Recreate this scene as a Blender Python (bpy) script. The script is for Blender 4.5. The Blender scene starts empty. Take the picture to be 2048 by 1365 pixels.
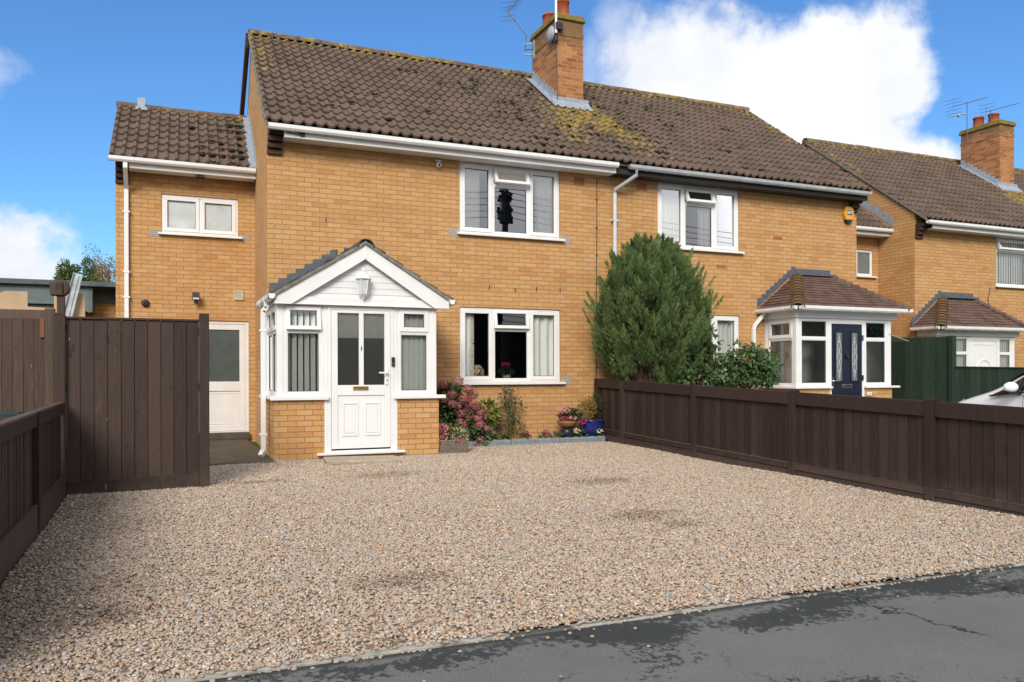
import bpy, bmesh, math, random
import numpy as np
from mathutils import Matrix, Vector, Euler
rad = math.radians
random.seed(5); RNG = np.random.default_rng(11)
scene = bpy.context.scene
COL = scene.collection

# ------------------------------------------------------------------ camera
F, YAW, ROLL, SY = 1620.0, rad(23.1), rad(-0.17), 69.4
CAM = Vector((-1.407, -12.75, 1.06))
fw = Vector((math.sin(YAW), math.cos(YAW), 0)); r0 = Vector((math.cos(YAW), -math.sin(YAW), 0)); u0 = Vector((0, 0, 1))
RT = math.cos(ROLL) * r0 + math.sin(ROLL) * u0
UP = -math.sin(ROLL) * r0 + math.cos(ROLL) * u0
cd = bpy.data.cameras.new('camera'); cam = bpy.data.objects.new('camera', cd); COL.objects.link(cam)
cd.sensor_width = 36; cd.lens = F / 2048 * 36; cd.shift_y = SY / 2048; cd.clip_start = 0.05; cd.clip_end = 5000
m = Matrix((RT, UP, -fw)).transposed().to_4x4(); m.translation = CAM; cam.matrix_world = m
scene.camera = cam

# ------------------------------------------------------------------ light
SUN_DIR = Vector((0.56, 1.0, -0.72)).normalized()          # the way the light travels
SUN_EL = math.asin(-SUN_DIR.z); SUN_AZ = math.atan2(-SUN_DIR.x, -SUN_DIR.y)
sl = bpy.data.lights.new('sun', 'SUN'); sl.energy = 1.75; sl.angle = rad(24.0); sl.color = (1.0, 0.94, 0.85)
so = bpy.data.objects.new('sun', sl); COL.objects.link(so); so.rotation_euler = SUN_DIR.to_track_quat('-Z', 'Y').to_euler()
scene.view_settings.view_transform = 'Standard'; scene.view_settings.look = 'None'
scene.view_settings.exposure = 0.93; scene.view_settings.gamma = 1.0
scene.cycles.max_bounces = 6; scene.cycles.transparent_max_bounces = 16; scene.cycles.diffuse_bounces = 3
scene.cycles.use_denoising = True


class NT:
    """small helper for writing node trees"""
    def __init__(s, tree): s.t = tree
    def n(s, typ, ins=None, **props):
        nd = s.t.nodes.new(typ)
        for k, v in props.items(): setattr(nd, k, v)
        for k, v in (ins or {}).items():
            sk = nd.inputs[k]
            if isinstance(v, bpy.types.NodeSocket): s.t.links.new(v, sk)
            else: sk.default_value = v
        return nd
    def mix(s, f, a, b, blend='MIX'):
        nd = s.t.nodes.new('ShaderNodeMix'); nd.data_type = 'RGBA'; nd.blend_type = blend; nd.clamp_factor = True
        for i, v in ((0, f), (6, a), (7, b)):
            if isinstance(v, bpy.types.NodeSocket): s.t.links.new(v, nd.inputs[i])
            else: nd.inputs[i].default_value = v if i == 0 else (tuple(v) + (1,))[:4]
        return nd.outputs[2]
    def math(s, op, a, b=0.0, c=0.0):
        nd = s.t.nodes.new('ShaderNodeMath'); nd.operation = op
        for i, v in enumerate((a, b, c)):
            if isinstance(v, bpy.types.NodeSocket): s.t.links.new(v, nd.inputs[i])
            else: nd.inputs[i].default_value = v
        return nd.outputs[0]
    def ramp(s, f, stops, interp='LINEAR'):
        nd = s.t.nodes.new('ShaderNodeValToRGB'); cr = nd.color_ramp; cr.interpolation = interp
        while len(cr.elements) < len(stops): cr.elements.new(0.5)
        for e, (p, c) in zip(cr.elements, stops):
            e.position = p; e.color = (tuple(c) + (1,))[:4] if not isinstance(c, (int, float)) else (c, c, c, 1)
        s.t.links.new(f, nd.inputs[0]); return nd.outputs[0]
    def sstep(s, v, a, b):
        nd = s.n('ShaderNodeMapRange', {0: v, 1: a, 2: b, 3: 0.0, 4: 1.0}, interpolation_type='SMOOTHSTEP'); return nd.outputs[0]
    def noise(s, vec, scale, detail=4, rough=0.55, out=0):
        return s.n('ShaderNodeTexNoise', {'Vector': vec, 'Scale': scale, 'Detail': detail, 'Roughness': rough}).outputs[out]
    def obj(s): return s.n('ShaderNodeTexCoord').outputs['Object']
    def uv(s): return s.n('ShaderNodeTexCoord').outputs['UV']
    def pos(s): return s.n('ShaderNodeNewGeometry').outputs['Position']
    def attr(s, name): return s.n('ShaderNodeAttribute', attribute_name=name).outputs['Fac']
    def scale(s, vec, xyz):
        return s.n('ShaderNodeMapping', {'Vector': vec, 'Scale': xyz}).outputs[0]


# ------------------------------------------------------------------ sky
wd = bpy.data.worlds.new('World'); scene.world = wd; wd.use_nodes = True
wt = NT(wd.node_tree); wd.node_tree.nodes.clear()
sky = wt.n('ShaderNodeTexSky', sky_type='NISHITA', sun_disc=False, sun_elevation=SUN_EL, sun_rotation=SUN_AZ, altitude=100, air_density=1.0, dust_density=0.4, ozone_density=2.0)
SKY_STR = 0.15
dirv = wt.n('ShaderNodeTexCoord').outputs['Generated']
sep = wt.n('ShaderNodeSeparateXYZ', {0: dirv})
blue = wt.mix(1.0, sky.outputs[0], (0.26, 0.435, 0.60), 'MULTIPLY')
def skydir(x, y): return (RT * (x - 1024) / F - UP * (y - 682.5 - SY) / F + fw).normalized()
warp = wt.noise(dirv, 4.2, 9, 0.60, 1)
wv = wt.n('ShaderNodeVectorMath', {0: warp, 1: (0.5, 0.5, 0.5)}, operation='SUBTRACT')
wv = wt.n('ShaderNodeVectorMath', {0: wv.outputs[0], 3: 0.25}, operation='SCALE')
wdir = wt.n('ShaderNodeVectorMath', {0: dirv, 1: wv.outputs[0]}, operation='ADD')
wdir = wt.n('ShaderNodeVectorMath', {0: wdir.outputs[0]}, operation='NORMALIZE').outputs[0]
mask = None
# each bank of cloud: centre direction, inner and outer radius (radians)
for (cx, cy, ri, ro, amt) in ((1330, 180, .04, .085, 1), (1455, 210, .06, .098, 1), (1600, 180, .06, .096, 1), (1735, 130, .045, .076, 1), (1620, 310, .09, .13, 1), (1790, 335, .04, .070, 1), (1350, 310, .05, .09, 1), (1265, 70, .0, .05, .5), (1862, 400, .015, .045, .8), (1205, 130, .0, .04, .35),
                              (30, 520, .03, .065, 1), (-70, 520, .07, .10, 1), (90, 560, .02, .05, .7), (-40, 30, .01, .045, .8), (5, 212, .002, .03, .3), (2060, 410, .01, .06, .4)):
    dt = wt.n('ShaderNodeVectorMath', {0: wdir, 1: skydir(cx, cy)}, operation='DOT_PRODUCT').outputs['Value']
    ang = wt.math('ARCCOSINE', wt.math('MINIMUM', dt, 1.0))
    mk = wt.math('MULTIPLY', wt.sstep(ang, ro, ri), amt)
    mask = mk if mask is None else wt.math('MAXIMUM', mask, mk)
# broken cloud over the rest of the sky (behind the camera, overhead)
back = wt.sstep(wt.noise(wt.scale(dirv, (1, 1, 2.2)), 1.5, 6, 0.6), 0.28, 0.50)
dfw = wt.n('ShaderNodeVectorMath', {0: dirv, 1: skydir(1024, 500)}, operation='DOT_PRODUCT').outputs['Value']
back = wt.math('MULTIPLY', back, wt.sstep(dfw, 0.62, 0.35))
mask = wt.math('MAXIMUM', mask, back)
shade = wt.noise(dirv, 5.0, 6, 0.6)
ccol = wt.ramp(shade, [(0.34, (2.85, 2.95, 3.25)), (0.60, (3.65, 3.7, 3.8))])
skycol = wt.mix(mask, blue, ccol)
bg = wt.n('ShaderNodeBackground', {'Color': skycol, 'Strength': SKY_STR})
wo = wt.n('ShaderNodeOutputWorld'); wd.node_tree.links.new(bg.outputs[0], wo.inputs[0])


# ------------------------------------------------------------------ materials
def new_mat(name):
    mt = bpy.data.materials.new(name); mt.use_nodes = True; t = NT(mt.node_tree); mt.node_tree.nodes.clear(); return mt, t
def finish(mt, t, col, rough=0.7, spec=0.5, bump=None, bstr=0.3, bdist=0.01, metal=0.0, coat=0.0, trans=None, normal=None):
    p = t.n('ShaderNodeBsdfPrincipled')
    for k, v in (('Base Color', col), ('Roughness', rough), ('Specular IOR Level', spec), ('Metallic', metal), ('Coat Weight', coat)):
        if isinstance(v, bpy.types.NodeSocket): t.t.links.new(v, p.inputs[k])
        elif k == 'Base Color': p.inputs[k].default_value = (tuple(v) + (1,))[:4]
        else: p.inputs[k].default_value = v
    if bump is not None:
        b = t.n('ShaderNodeBump', {'Height': bump, 'Strength': bstr, 'Distance': bdist}); t.t.links.new(b.outputs[0], p.inputs['Normal'])
    out = p.outputs[0]
    if trans is not None:
        tr = t.n('ShaderNodeBsdfTranslucent'); t.t.links.new(col, tr.inputs[0]) if isinstance(col, bpy.types.NodeSocket) else setattr(tr.inputs[0], 'default_value', (tuple(col) + (1,))[:4])
        ms = t.n('ShaderNodeMixShader', {0: trans}); t.t.links.new(out, ms.inputs[1]); t.t.links.new(tr.outputs[0], ms.inputs[2]); out = ms.outputs[0]
    o = t.n('ShaderNodeOutputMaterial'); t.t.links.new(out, o.inputs[0]); return mt
def plain(name, col, rough=0.6, spec=0.5, var=0.12, vscale=9.0, metal=0.0, coat=0.0, bstr=0.0, bscale=60):
    """one colour, broken by soft grime"""
    mt, t = new_mat(name); p = t.pos()
    nz = t.noise(p, vscale, 5, 0.6)
    dk = tuple(c * (1 - var) for c in col); lt = tuple(min(1, c * (1 + var * 0.6)) for c in col)
    c = t.ramp(nz, [(0.3, dk), (0.7, lt)])
    return finish(mt, t, c, t.math('ADD', t.math('MULTIPLY', nz, 0.2), rough - 0.1), spec, t.noise(p, bscale, 3) if bstr else None, bstr, 0.004, metal, coat)

def brick_mat(name, ramp, mortar, grime=0.42, bw=0.2255, rh=0.0752, stain=None):
    mt, t = new_mat(name); uv = t.uv(); p = t.pos()
    wob = t.n('ShaderNodeVectorMath', {0: t.noise(uv, 9, 3, 0.6, 1), 3: 0.006}, operation='SCALE').outputs[0]
    v = t.n('ShaderNodeVectorMath', {0: uv, 1: wob}, operation='ADD').outputs[0]
    bk = t.n('ShaderNodeTexBrick', {'Vector': v, 'Color1': (0, 0, 0, 1), 'Color2': (1, 1, 1, 1), 'Mortar': (0.5, 0.5, 0.5, 1), 'Scale': 1.0, 'Mortar Size': 0.0056,
                                  'Mortar Smooth': 0.2, 'Bias': 0.0, 'Brick Width': bw, 'Row Height': rh}, offset=0.5)
    c = t.ramp(bk.outputs[0], ramp)
    c = t.mix(t.math('MULTIPLY', t.noise(uv, 55, 4, 0.7), 0.5), c, tuple(0.55 * x for x in ramp[1][1]), 'MIX')
    patch = t.sstep(t.noise(t.scale(p, (0.45, 0.45, 2.0)), 1.7, 6, 0.66), 0.47, 0.66)
    c = t.mix(t.math('MULTIPLY', patch, grime), c, tuple(x * y for x, y in zip(ramp[len(ramp) // 2][1], (0.72, 0.62, 0.55))))
    pale = t.sstep(t.noise(p, 1.7, 4, 0.6), 0.55, 0.8)
    c = t.mix(t.math('MULTIPLY', pale, 0.34), c, (0.68, 0.46, 0.24))
    mv = t.ramp(t.noise(p, 2.3, 4), [(0.3, tuple(0.75 * x for x in mortar)), (0.7, mortar)])
    c = t.mix(bk.outputs[1], c, mv)
    drip = t.sstep(t.noise(t.scale(p, (5, 5, 0.45)), 1.6, 5, 0.65), 0.52, 0.72)
    c = t.mix(t.math('MULTIPLY', drip, 0.26), c, (0.34, 0.18, 0.085))
    if stain:                                                # soot and algae with height, as on the chimneys
        z = t.n('ShaderNodeSeparateXYZ', {0: p}).outputs[2]
        zz = t.math('ADD', z, t.math('MULTIPLY', t.noise(p, 4, 4), 0.9))
        c = t.mix(t.math('MULTIPLY', t.sstep(zz, stain[0], stain[1]), stain[3]), c, stain[2])
    specks = t.sstep(t.noise(uv, 38, 2, 0.5), 0.765, 0.80)
    c = t.mix(specks, c, (0.6, 0.55, 0.48))
    h = t.math('SUBTRACT', t.math('MULTIPLY', t.noise(uv, 90, 3), 0.35), bk.outputs[1])
    return finish(mt, t, c, 0.88, 0.25, h, 0.55, 0.006)
BR = [(0.0, (0.51, 0.245, 0.09)), (0.08, (0.575, 0.31, 0.120)), (0.5, (0.615, 0.355, 0.146)), (0.92, (0.64, 0.39, 0.172)), (1.0, (0.54, 0.25, 0.10))]
M_BRICK = brick_mat('buff_brick', BR, (0.36, 0.20, 0.105))
M_PBRICK = brick_mat('new_buff_brick', [(0.0, (0.55, 0.27, 0.095)), (0.3, (0.62, 0.335, 0.13)), (0.7, (0.66, 0.37, 0.15)), (1.0, (0.68, 0.42, 0.19))], (0.30, 0.19, 0.11), grime=0.12)
M_CHIM = brick_mat('weathered_chimney_brick', [(0, (0.24, 0.075, 0.03)), (0.4, (0.42, 0.165, 0.06)), (1, (0.52, 0.25, 0.10))], (0.42, 0.30, 0.19), grime=0.7, stain=(8.0, 8.6, (0.13, 0.095, 0.05), 0.75))

def tile_mat(name, cols, lichen=1.0):
    mt, t = new_mat(name); p = t.pos(); a = t.attr('tile')
    c = t.ramp(a, [(0.0, cols[0]), (0.45, cols[1]), (0.8, cols[2]), (1.0, cols[3])])
    c = t.mix(t.math('MULTIPLY', t.noise(p, 30, 5, 0.7), 0.55), c, tuple(0.5 * x for x in cols[1]))
    if lichen:
        lw = t.attr('lichen')
        ln = t.math('ADD', t.math('MULTIPLY', t.noise(p, 5.5, 6, 0.7), 1.0), t.math('MULTIPLY', lw, 0.37))
        lm = t.sstep(ln, 0.72, 0.86)
        lc = t.ramp(t.noise(p, 11, 3), [(0.32, (0.15, 0.135, 0.04)), (0.5, (0.26, 0.20, 0.05)), (0.62, (0.36, 0.22, 0.04)), (0.72, (0.30, 0.28, 0.2))])
        c = t.mix(t.math('MULTIPLY', lm, 0.85), c, lc)
        gm = t.sstep(t.noise(p, 5.2, 5, 0.7), 0.65, 0.72)
        c = t.mix(t.math('MULTIPLY', gm, 0.6), c, (0.035, 0.045, 0.018))
        wm = t.sstep(t.noise(p, 17, 3, 0.6), 0.74, 0.79)
        c = t.mix(wm, c, (0.33, 0.31, 0.28))
    return finish(mt, t, c, 0.9, 0.25, t.noise(p, 70, 4), 0.35, 0.006)
M_TILE = tile_mat('weathered_roof_tile', [(0.125, 0.088, 0.066), (0.150, 0.108, 0.082), (0.172, 0.126, 0.098), (0.185, 0.120, 0.09)])
M_PTILE = tile_mat('small_brown_tile', [(0.105, 0.064, 0.050), (0.142, 0.088, 0.070), (0.165, 0.108, 0.088), (0.175, 0.10, 0.072)], 0)
M_MOSSTILE = tile_mat('mossy_hip_tile', [(0.13, 0.072, 0.038), (0.21, 0.115, 0.060), (0.20, 0.135, 0.06), (0.12, 0.092, 0.045)], 0)
M_UPVC = plain('white_upvc', (0.80, 0.80, 0.79), 0.38, 0.5, 0.05, 3)
M_SIDEDOOR = plain('cream_white_upvc', (0.74, 0.72, 0.69), 0.45, 0.5, 0.07, 3)
M_GUTTERG = plain('grey_gutter', (0.40, 0.41, 0.42), 0.5, 0.5, 0.2, 5)
M_DARKSOF = plain('dark_timber_soffit', (0.025, 0.022, 0.02), 0.6)
M_LEAD = plain('lead_flashing', (0.30, 0.34, 0.40), 0.55, 0.5, 0.25, 12)
M_DLEAD = plain('dark_lead_flashing', (0.095, 0.112, 0.135), 0.6, 0.4, 0.3, 14, bstr=0.2)
M_CONC = plain('grey_concrete', (0.30, 0.285, 0.255), 0.9, 0.3, 0.3, 10, bstr=0.4)
M_PATH = plain('dark_concrete_path', (0.10, 0.082, 0.06), 0.85, 0.3, 0.4, 4, bstr=0.4)  # dark brown concrete, shared by the path, side yard and side step
M_STEP = plain('stone_doorstep', (0.40, 0.34, 0.25), 0.9, 0.3, 0.25, 10, bstr=0.4)
M_CEMENT = plain('cement_patch', (0.36, 0.33, 0.29), 0.9, 0.2, 0.2, 25, bstr=0.3)
M_MORTARV = plain('verge_mortar', (0.22, 0.205, 0.17), 0.95, 0.2, 0.45, 14, bstr=0.5)
M_BLACK = plain('black_plastic', (0.018, 0.018, 0.02), 0.45)
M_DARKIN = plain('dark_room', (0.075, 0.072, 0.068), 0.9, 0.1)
M_BRASS = plain('brass', (0.55, 0.40, 0.13), 0.35, 0.5, 0.2, 30, 0.9)
M_CHROME = plain('chrome', (0.7, 0.7, 0.7), 0.2, 0.5, 0.1, 10, 1.0)
M_ALU = plain('galvanised_steel', (0.48, 0.51, 0.53), 0.45, 0.5, 0.25, 8, 0.6)
M_NAVY = plain('navy_door', (0.009, 0.013, 0.032), 0.4, 0.5, 0.1, 3)
M_POT = plain('terracotta', (0.42, 0.11, 0.05), 0.85, 0.3, 0.25, 8)
M_PLY = plain('plywood', (0.52, 0.36, 0.22), 0.8, 0.3, 0.12, 5)
M_FASCIA = plain('grey_green_fascia', (0.13, 0.17, 0.175), 0.7, 0.3, 0.18, 3)
M_FELT = plain('roof_felt', (0.10, 0.125, 0.14), 0.8, 0.3, 0.35, 6)
M_AIRBRICK = plain('terracotta_air_brick', (0.45, 0.16, 0.06), 0.9)
M_CORBEL = plain('dark_corbel_tile', (0.075, 0.038, 0.024), 0.8, 0.3, 0.35, 12)
M_YELLOW = plain('yellow_plastic', (0.72, 0.36, 0.02), 0.4)
M_BLIND = plain('blind_fabric', (0.84, 0.86, 0.80), 0.8, 0.2, 0.05)
M_GBLIND = plain('green_blind_fabric', (0.74, 0.80, 0.62), 0.8, 0.2, 0.05)
M_WHITE = plain('matt_white', (0.8, 0.8, 0.78), 0.7, 0.3, 0.06)
M_GREYINT = plain('pale_room', (0.66, 0.66, 0.65), 0.9, 0.1)
M_SLATE = plain('porch_roof_slate', (0.085, 0.085, 0.07), 0.9, 0.3, 0.5, 12, bstr=0.6)

def wood_mat(name, dark, light, scale=1.0):
    mt, t = new_mat(name); p = t.pos(); a = t.attr('board')
    g = t.noise(t.scale(p, (14, 14, 1.1)), 3.0, 6, 0.65)
    k = t.math('ADD', t.math('MULTIPLY', g, 0.6), t.math('MULTIPLY', a, 0.4))
    c = t.ramp(k, [(0.25, dark), (0.7, light)])
    wear = t.sstep(t.noise(t.scale(p, (3, 3, 1)), 2.2, 5, 0.7), 0.58, 0.8)
    c = t.mix(t.math('MULTIPLY', wear, 0.6), c, tuple(min(1, 1.55 * x + 0.01) for x in light))
    zz_ = t.n('ShaderNodeSeparateXYZ', {0: p}).outputs[2]
    mud = t.sstep(t.math('ADD', zz_, t.math('MULTIPLY', t.noise(p, 7, 5, 0.7), 0.55)), 0.36, 0.10)
    c = t.mix(t.math('MULTIPLY', mud, 0.30), c, (0.13, 0.10, 0.08))
    kn = t.sstep(t.noise(t.scale(p, (2, 2, .9)), 6, 2, 0.4), 0.70, 0.76); c = t.mix(t.math('MULTIPLY', kn, 0.55), c, tuple(.45 * x for x in dark))
    chips = t.sstep(t.noise(t.scale(p, (1, 1, 0.45)), 16, 2, 0.5), 0.775, 0.80)
    c = t.mix(t.math('MULTIPLY', chips, 0.7), c, (0.25, 0.22, 0.2))
    return finish(mt, t, c, 0.72, 0.3, g, 0.35, 0.004)
M_FENCE = wood_mat('dark_brown_fence_stain', (0.024, 0.013, 0.010), (0.052, 0.031, 0.025))
M_GATE = wood_mat('brown_fence_stain', (0.030, 0.018, 0.014), (0.070, 0.044, 0.035))
M_OLDWOOD = wood_mat('weathered_brown_wood', (0.048, 0.031, 0.023), (0.125, 0.085, 0.064))
M_GREENF = wood_mat('dark_green_fence_stain', (0.018, 0.033, 0.022), (0.038, 0.064, 0.043))
M_TRUNK = plain('bark', (0.09, 0.055, 0.035), 0.9, 0.2, 0.4, 20, bstr=0.6)
M_TWIG = plain('dead_twig', (0.17, 0.105, 0.07), 0.9, 0.2, 0.45, 8)
M_SOIL = plain('soil', (0.035, 0.022, 0.015), 0.95, 0.2, 0.5, 18, bstr=1.0, bscale=40)
M_EDGE = plain('grey_edging_stone', (0.21, 0.24, 0.26), 0.85, 0.3, 0.22, 10, bstr=0.3)

def glass_mat(name, tint=(0.97, 0.99, 0.98), refl=1.0, extra=0.03):
    mt, t = new_mat(name)
    fr = t.n('ShaderNodeFresnel', {'IOR': 1.55}).outputs[0]
    f2 = t.math('MINIMUM', t.math('ADD', t.math('MULTIPLY', fr, 1.7 * refl), extra), 1.0)
    nz = t.noise(t.pos(), 1.3, 2, 0.4)
    bm = t.n('ShaderNodeBump', {'Height': nz, 'Strength': 0.012, 'Distance': 0.05})
    tr = t.n('ShaderNodeBsdfTransparent', {0: tint + (1,)}); gl = t.n('ShaderNodeBsdfGlossy', {'Color': (1, 1, 1, 1), 'Roughness': 0.0, 'Normal': bm.outputs[0]})
    ms = t.n('ShaderNodeMixShader', {0: f2, 1: tr.outputs[0], 2: gl.outputs[0]}); o = t.n('ShaderNodeOutputMaterial'); t.t.links.new(ms.outputs[0], o.inputs[0]); return mt
M_GLASS = glass_mat('window_glass')
M_GLASSUP = glass_mat('upper_window_glass', refl=1.4, extra=0.15)
def textured_glass(name, col, amt):
    mt, t = new_mat(name); p = t.pos(); nz = t.noise(p, 55, 3, .6)
    fr = t.n('ShaderNodeFresnel', {'IOR': 1.6}).outputs[0]; bm = t.n('ShaderNodeBump', {'Height': nz, 'Strength': .35, 'Distance': .01})
    tr = t.n('ShaderNodeBsdfTransparent', {0: (.95, .97, .96, 1)}); gl = t.n('ShaderNodeBsdfGlossy', {'Color': (1, 1, 1, 1), 'Roughness': .12, 'Normal': bm.outputs[0]}); df = t.n('ShaderNodeBsdfDiffuse', {'Color': t.ramp(nz, [(.35, tuple(.6 * x for x in col)), (.65, col)])})
    m1 = t.n('ShaderNodeMixShader', {0: amt, 1: tr.outputs[0], 2: df.outputs[0]}); m2 = t.n('ShaderNodeMixShader', {0: t.math('ADD', t.math('MULTIPLY', fr, 1.4), .03), 1: m1.outputs[0], 2: gl.outputs[0]})
    o = t.n('ShaderNodeOutputMaterial'); t.t.links.new(m2.outputs[0], o.inputs[0]); return mt
M_DOORGLASS = textured_glass('textured_door_glass', (.15, .15, .135), .20)
M_CARGLASS = glass_mat('car_glass', (0.25, 0.30, 0.30))
def obscure(name, col, wavy):
    mt, t = new_mat(name); p = t.pos()
    c = t.ramp(t.noise(p, 3, 4), [(0.3, tuple(0.7 * x for x in col)), (0.7, col)])
    return finish(mt, t, c, 0.18, 0.6, t.noise(p, wavy, 3, 0.6), 0.5, 0.01)
M_OBSC = obscure('obscure_glass', (0.62, 0.66, 0.66), 60)
M_OBSCD = obscure('dark_patterned_glass', (0.085, 0.105, 0.098), 45)

def curtain_mat(name, col, floral=False):
    mt, t = new_mat(name); c = col
    if floral:
        uv = t.pos(); n1 = t.sstep(t.noise(uv, 17, 3, 0.6), 0.60, 0.66)
        c = t.mix(n1, col, (0.30, 0.10, 0.06))
    else: c = t.ramp(t.noise(t.pos(), 2, 3), [(0.3, tuple(0.92 * x for x in col)), (0.7, col)])
    return finish(mt, t, c, 0.9, 0.1, trans=0.2)
M_CURT = curtain_mat('cream_curtain', (0.90, 0.90, 0.85)); M_FLORAL = curtain_mat('floral_curtain_edge', (0.70, 0.66, 0.58), True)
M_BCURT = curtain_mat('pale_blue_curtain', (0.55, 0.72, 0.76))

def leaf_mat(name, cols, trans=0.3, rough=0.5):
    mt, t = new_mat(name); a = t.attr('rnd'); n = len(cols)
    c = t.ramp(a, [(i / (n - 1), cc) for i, cc in enumerate(cols)])
    return finish(mt, t, c, rough, 0.35, trans=trans)
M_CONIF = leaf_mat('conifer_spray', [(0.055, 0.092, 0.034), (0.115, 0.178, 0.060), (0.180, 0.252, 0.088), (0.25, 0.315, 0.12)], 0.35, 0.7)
M_SHRUB = leaf_mat('glossy_shrub_leaf', [(0.030, 0.070, 0.026), (0.060, 0.120, 0.040), (0.095, 0.165, 0.055), (0.19, 0.22, 0.07)], 0.25, 0.35)
M_HYDL = leaf_mat('hydrangea_leaf', [(0.03, 0.065, 0.025), (0.07, 0.125, 0.04), (0.13, 0.19, 0.06), (0.22, 0.25, 0.08)], 0.3)
M_HYDF = leaf_mat('dusky_pink_petal', [(0.25, 0.05, 0.06), (0.42, 0.11, 0.115), (0.52, 0.22, 0.21), (0.68, 0.48, 0.42)], 0.25)
M_RED = leaf_mat('red_petal', [(0.5, 0.03, 0.02), (0.65, 0.06, 0.03)], 0.2)
M_PINK = leaf_mat('pink_petal', [(0.55, 0.06, 0.12), (0.65, 0.22, 0.26), (0.7, 0.45, 0.42)], 0.2)
M_MAG = leaf_mat('magenta_petal', [(0.35, 0.015, 0.10), (0.5, 0.05, 0.2)], 0.2)
M_CREAMF = leaf_mat('cream_petal', [(0.6, 0.5, 0.3), (0.7, 0.65, 0.55)], 0.2)
M_YELL = leaf_mat('yellow_green_leaf', [(0.06, 0.11, 0.02), (0.16, 0.20, 0.03), (0.30, 0.28, 0.04)], 0.3)
M_ROSE = leaf_mat('dark_rose_leaf', [(0.03, 0.065, 0.03), (0.06, 0.11, 0.05), (0.11, 0.15, 0.06)], 0.25)
M_AUT = leaf_mat('autumn_leaf', [(0.28, 0.14, 0.035), (0.45, 0.24, 0.06), (0.34, 0.28, 0.08), (0.2, 0.17, 0.05)], 0.35)
M_FARGREEN = leaf_mat('far_green_leaf', [(0.06, 0.11, 0.03), (0.12, 0.18, 0.05), (0.19, 0.23, 0.07)], 0.35)
M_HEDGE = leaf_mat('hedge_leaf', [(0.03, 0.055, 0.025), (0.06, 0.095, 0.045), (0.08, 0.12, 0.055)], 0.15)
M_BEDL = leaf_mat('bedding_leaf', [(0.02, 0.05, 0.018), (0.05, 0.09, 0.03), (0.09, 0.12, 0.04)], 0.25)
M_BROWNL = leaf_mat('brown_fallen_leaf', [(0.05, 0.025, 0.012), (0.10, 0.05, 0.02), (0.16, 0.08, 0.03), (0.03, 0.02, 0.012)], 0.1)


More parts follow.
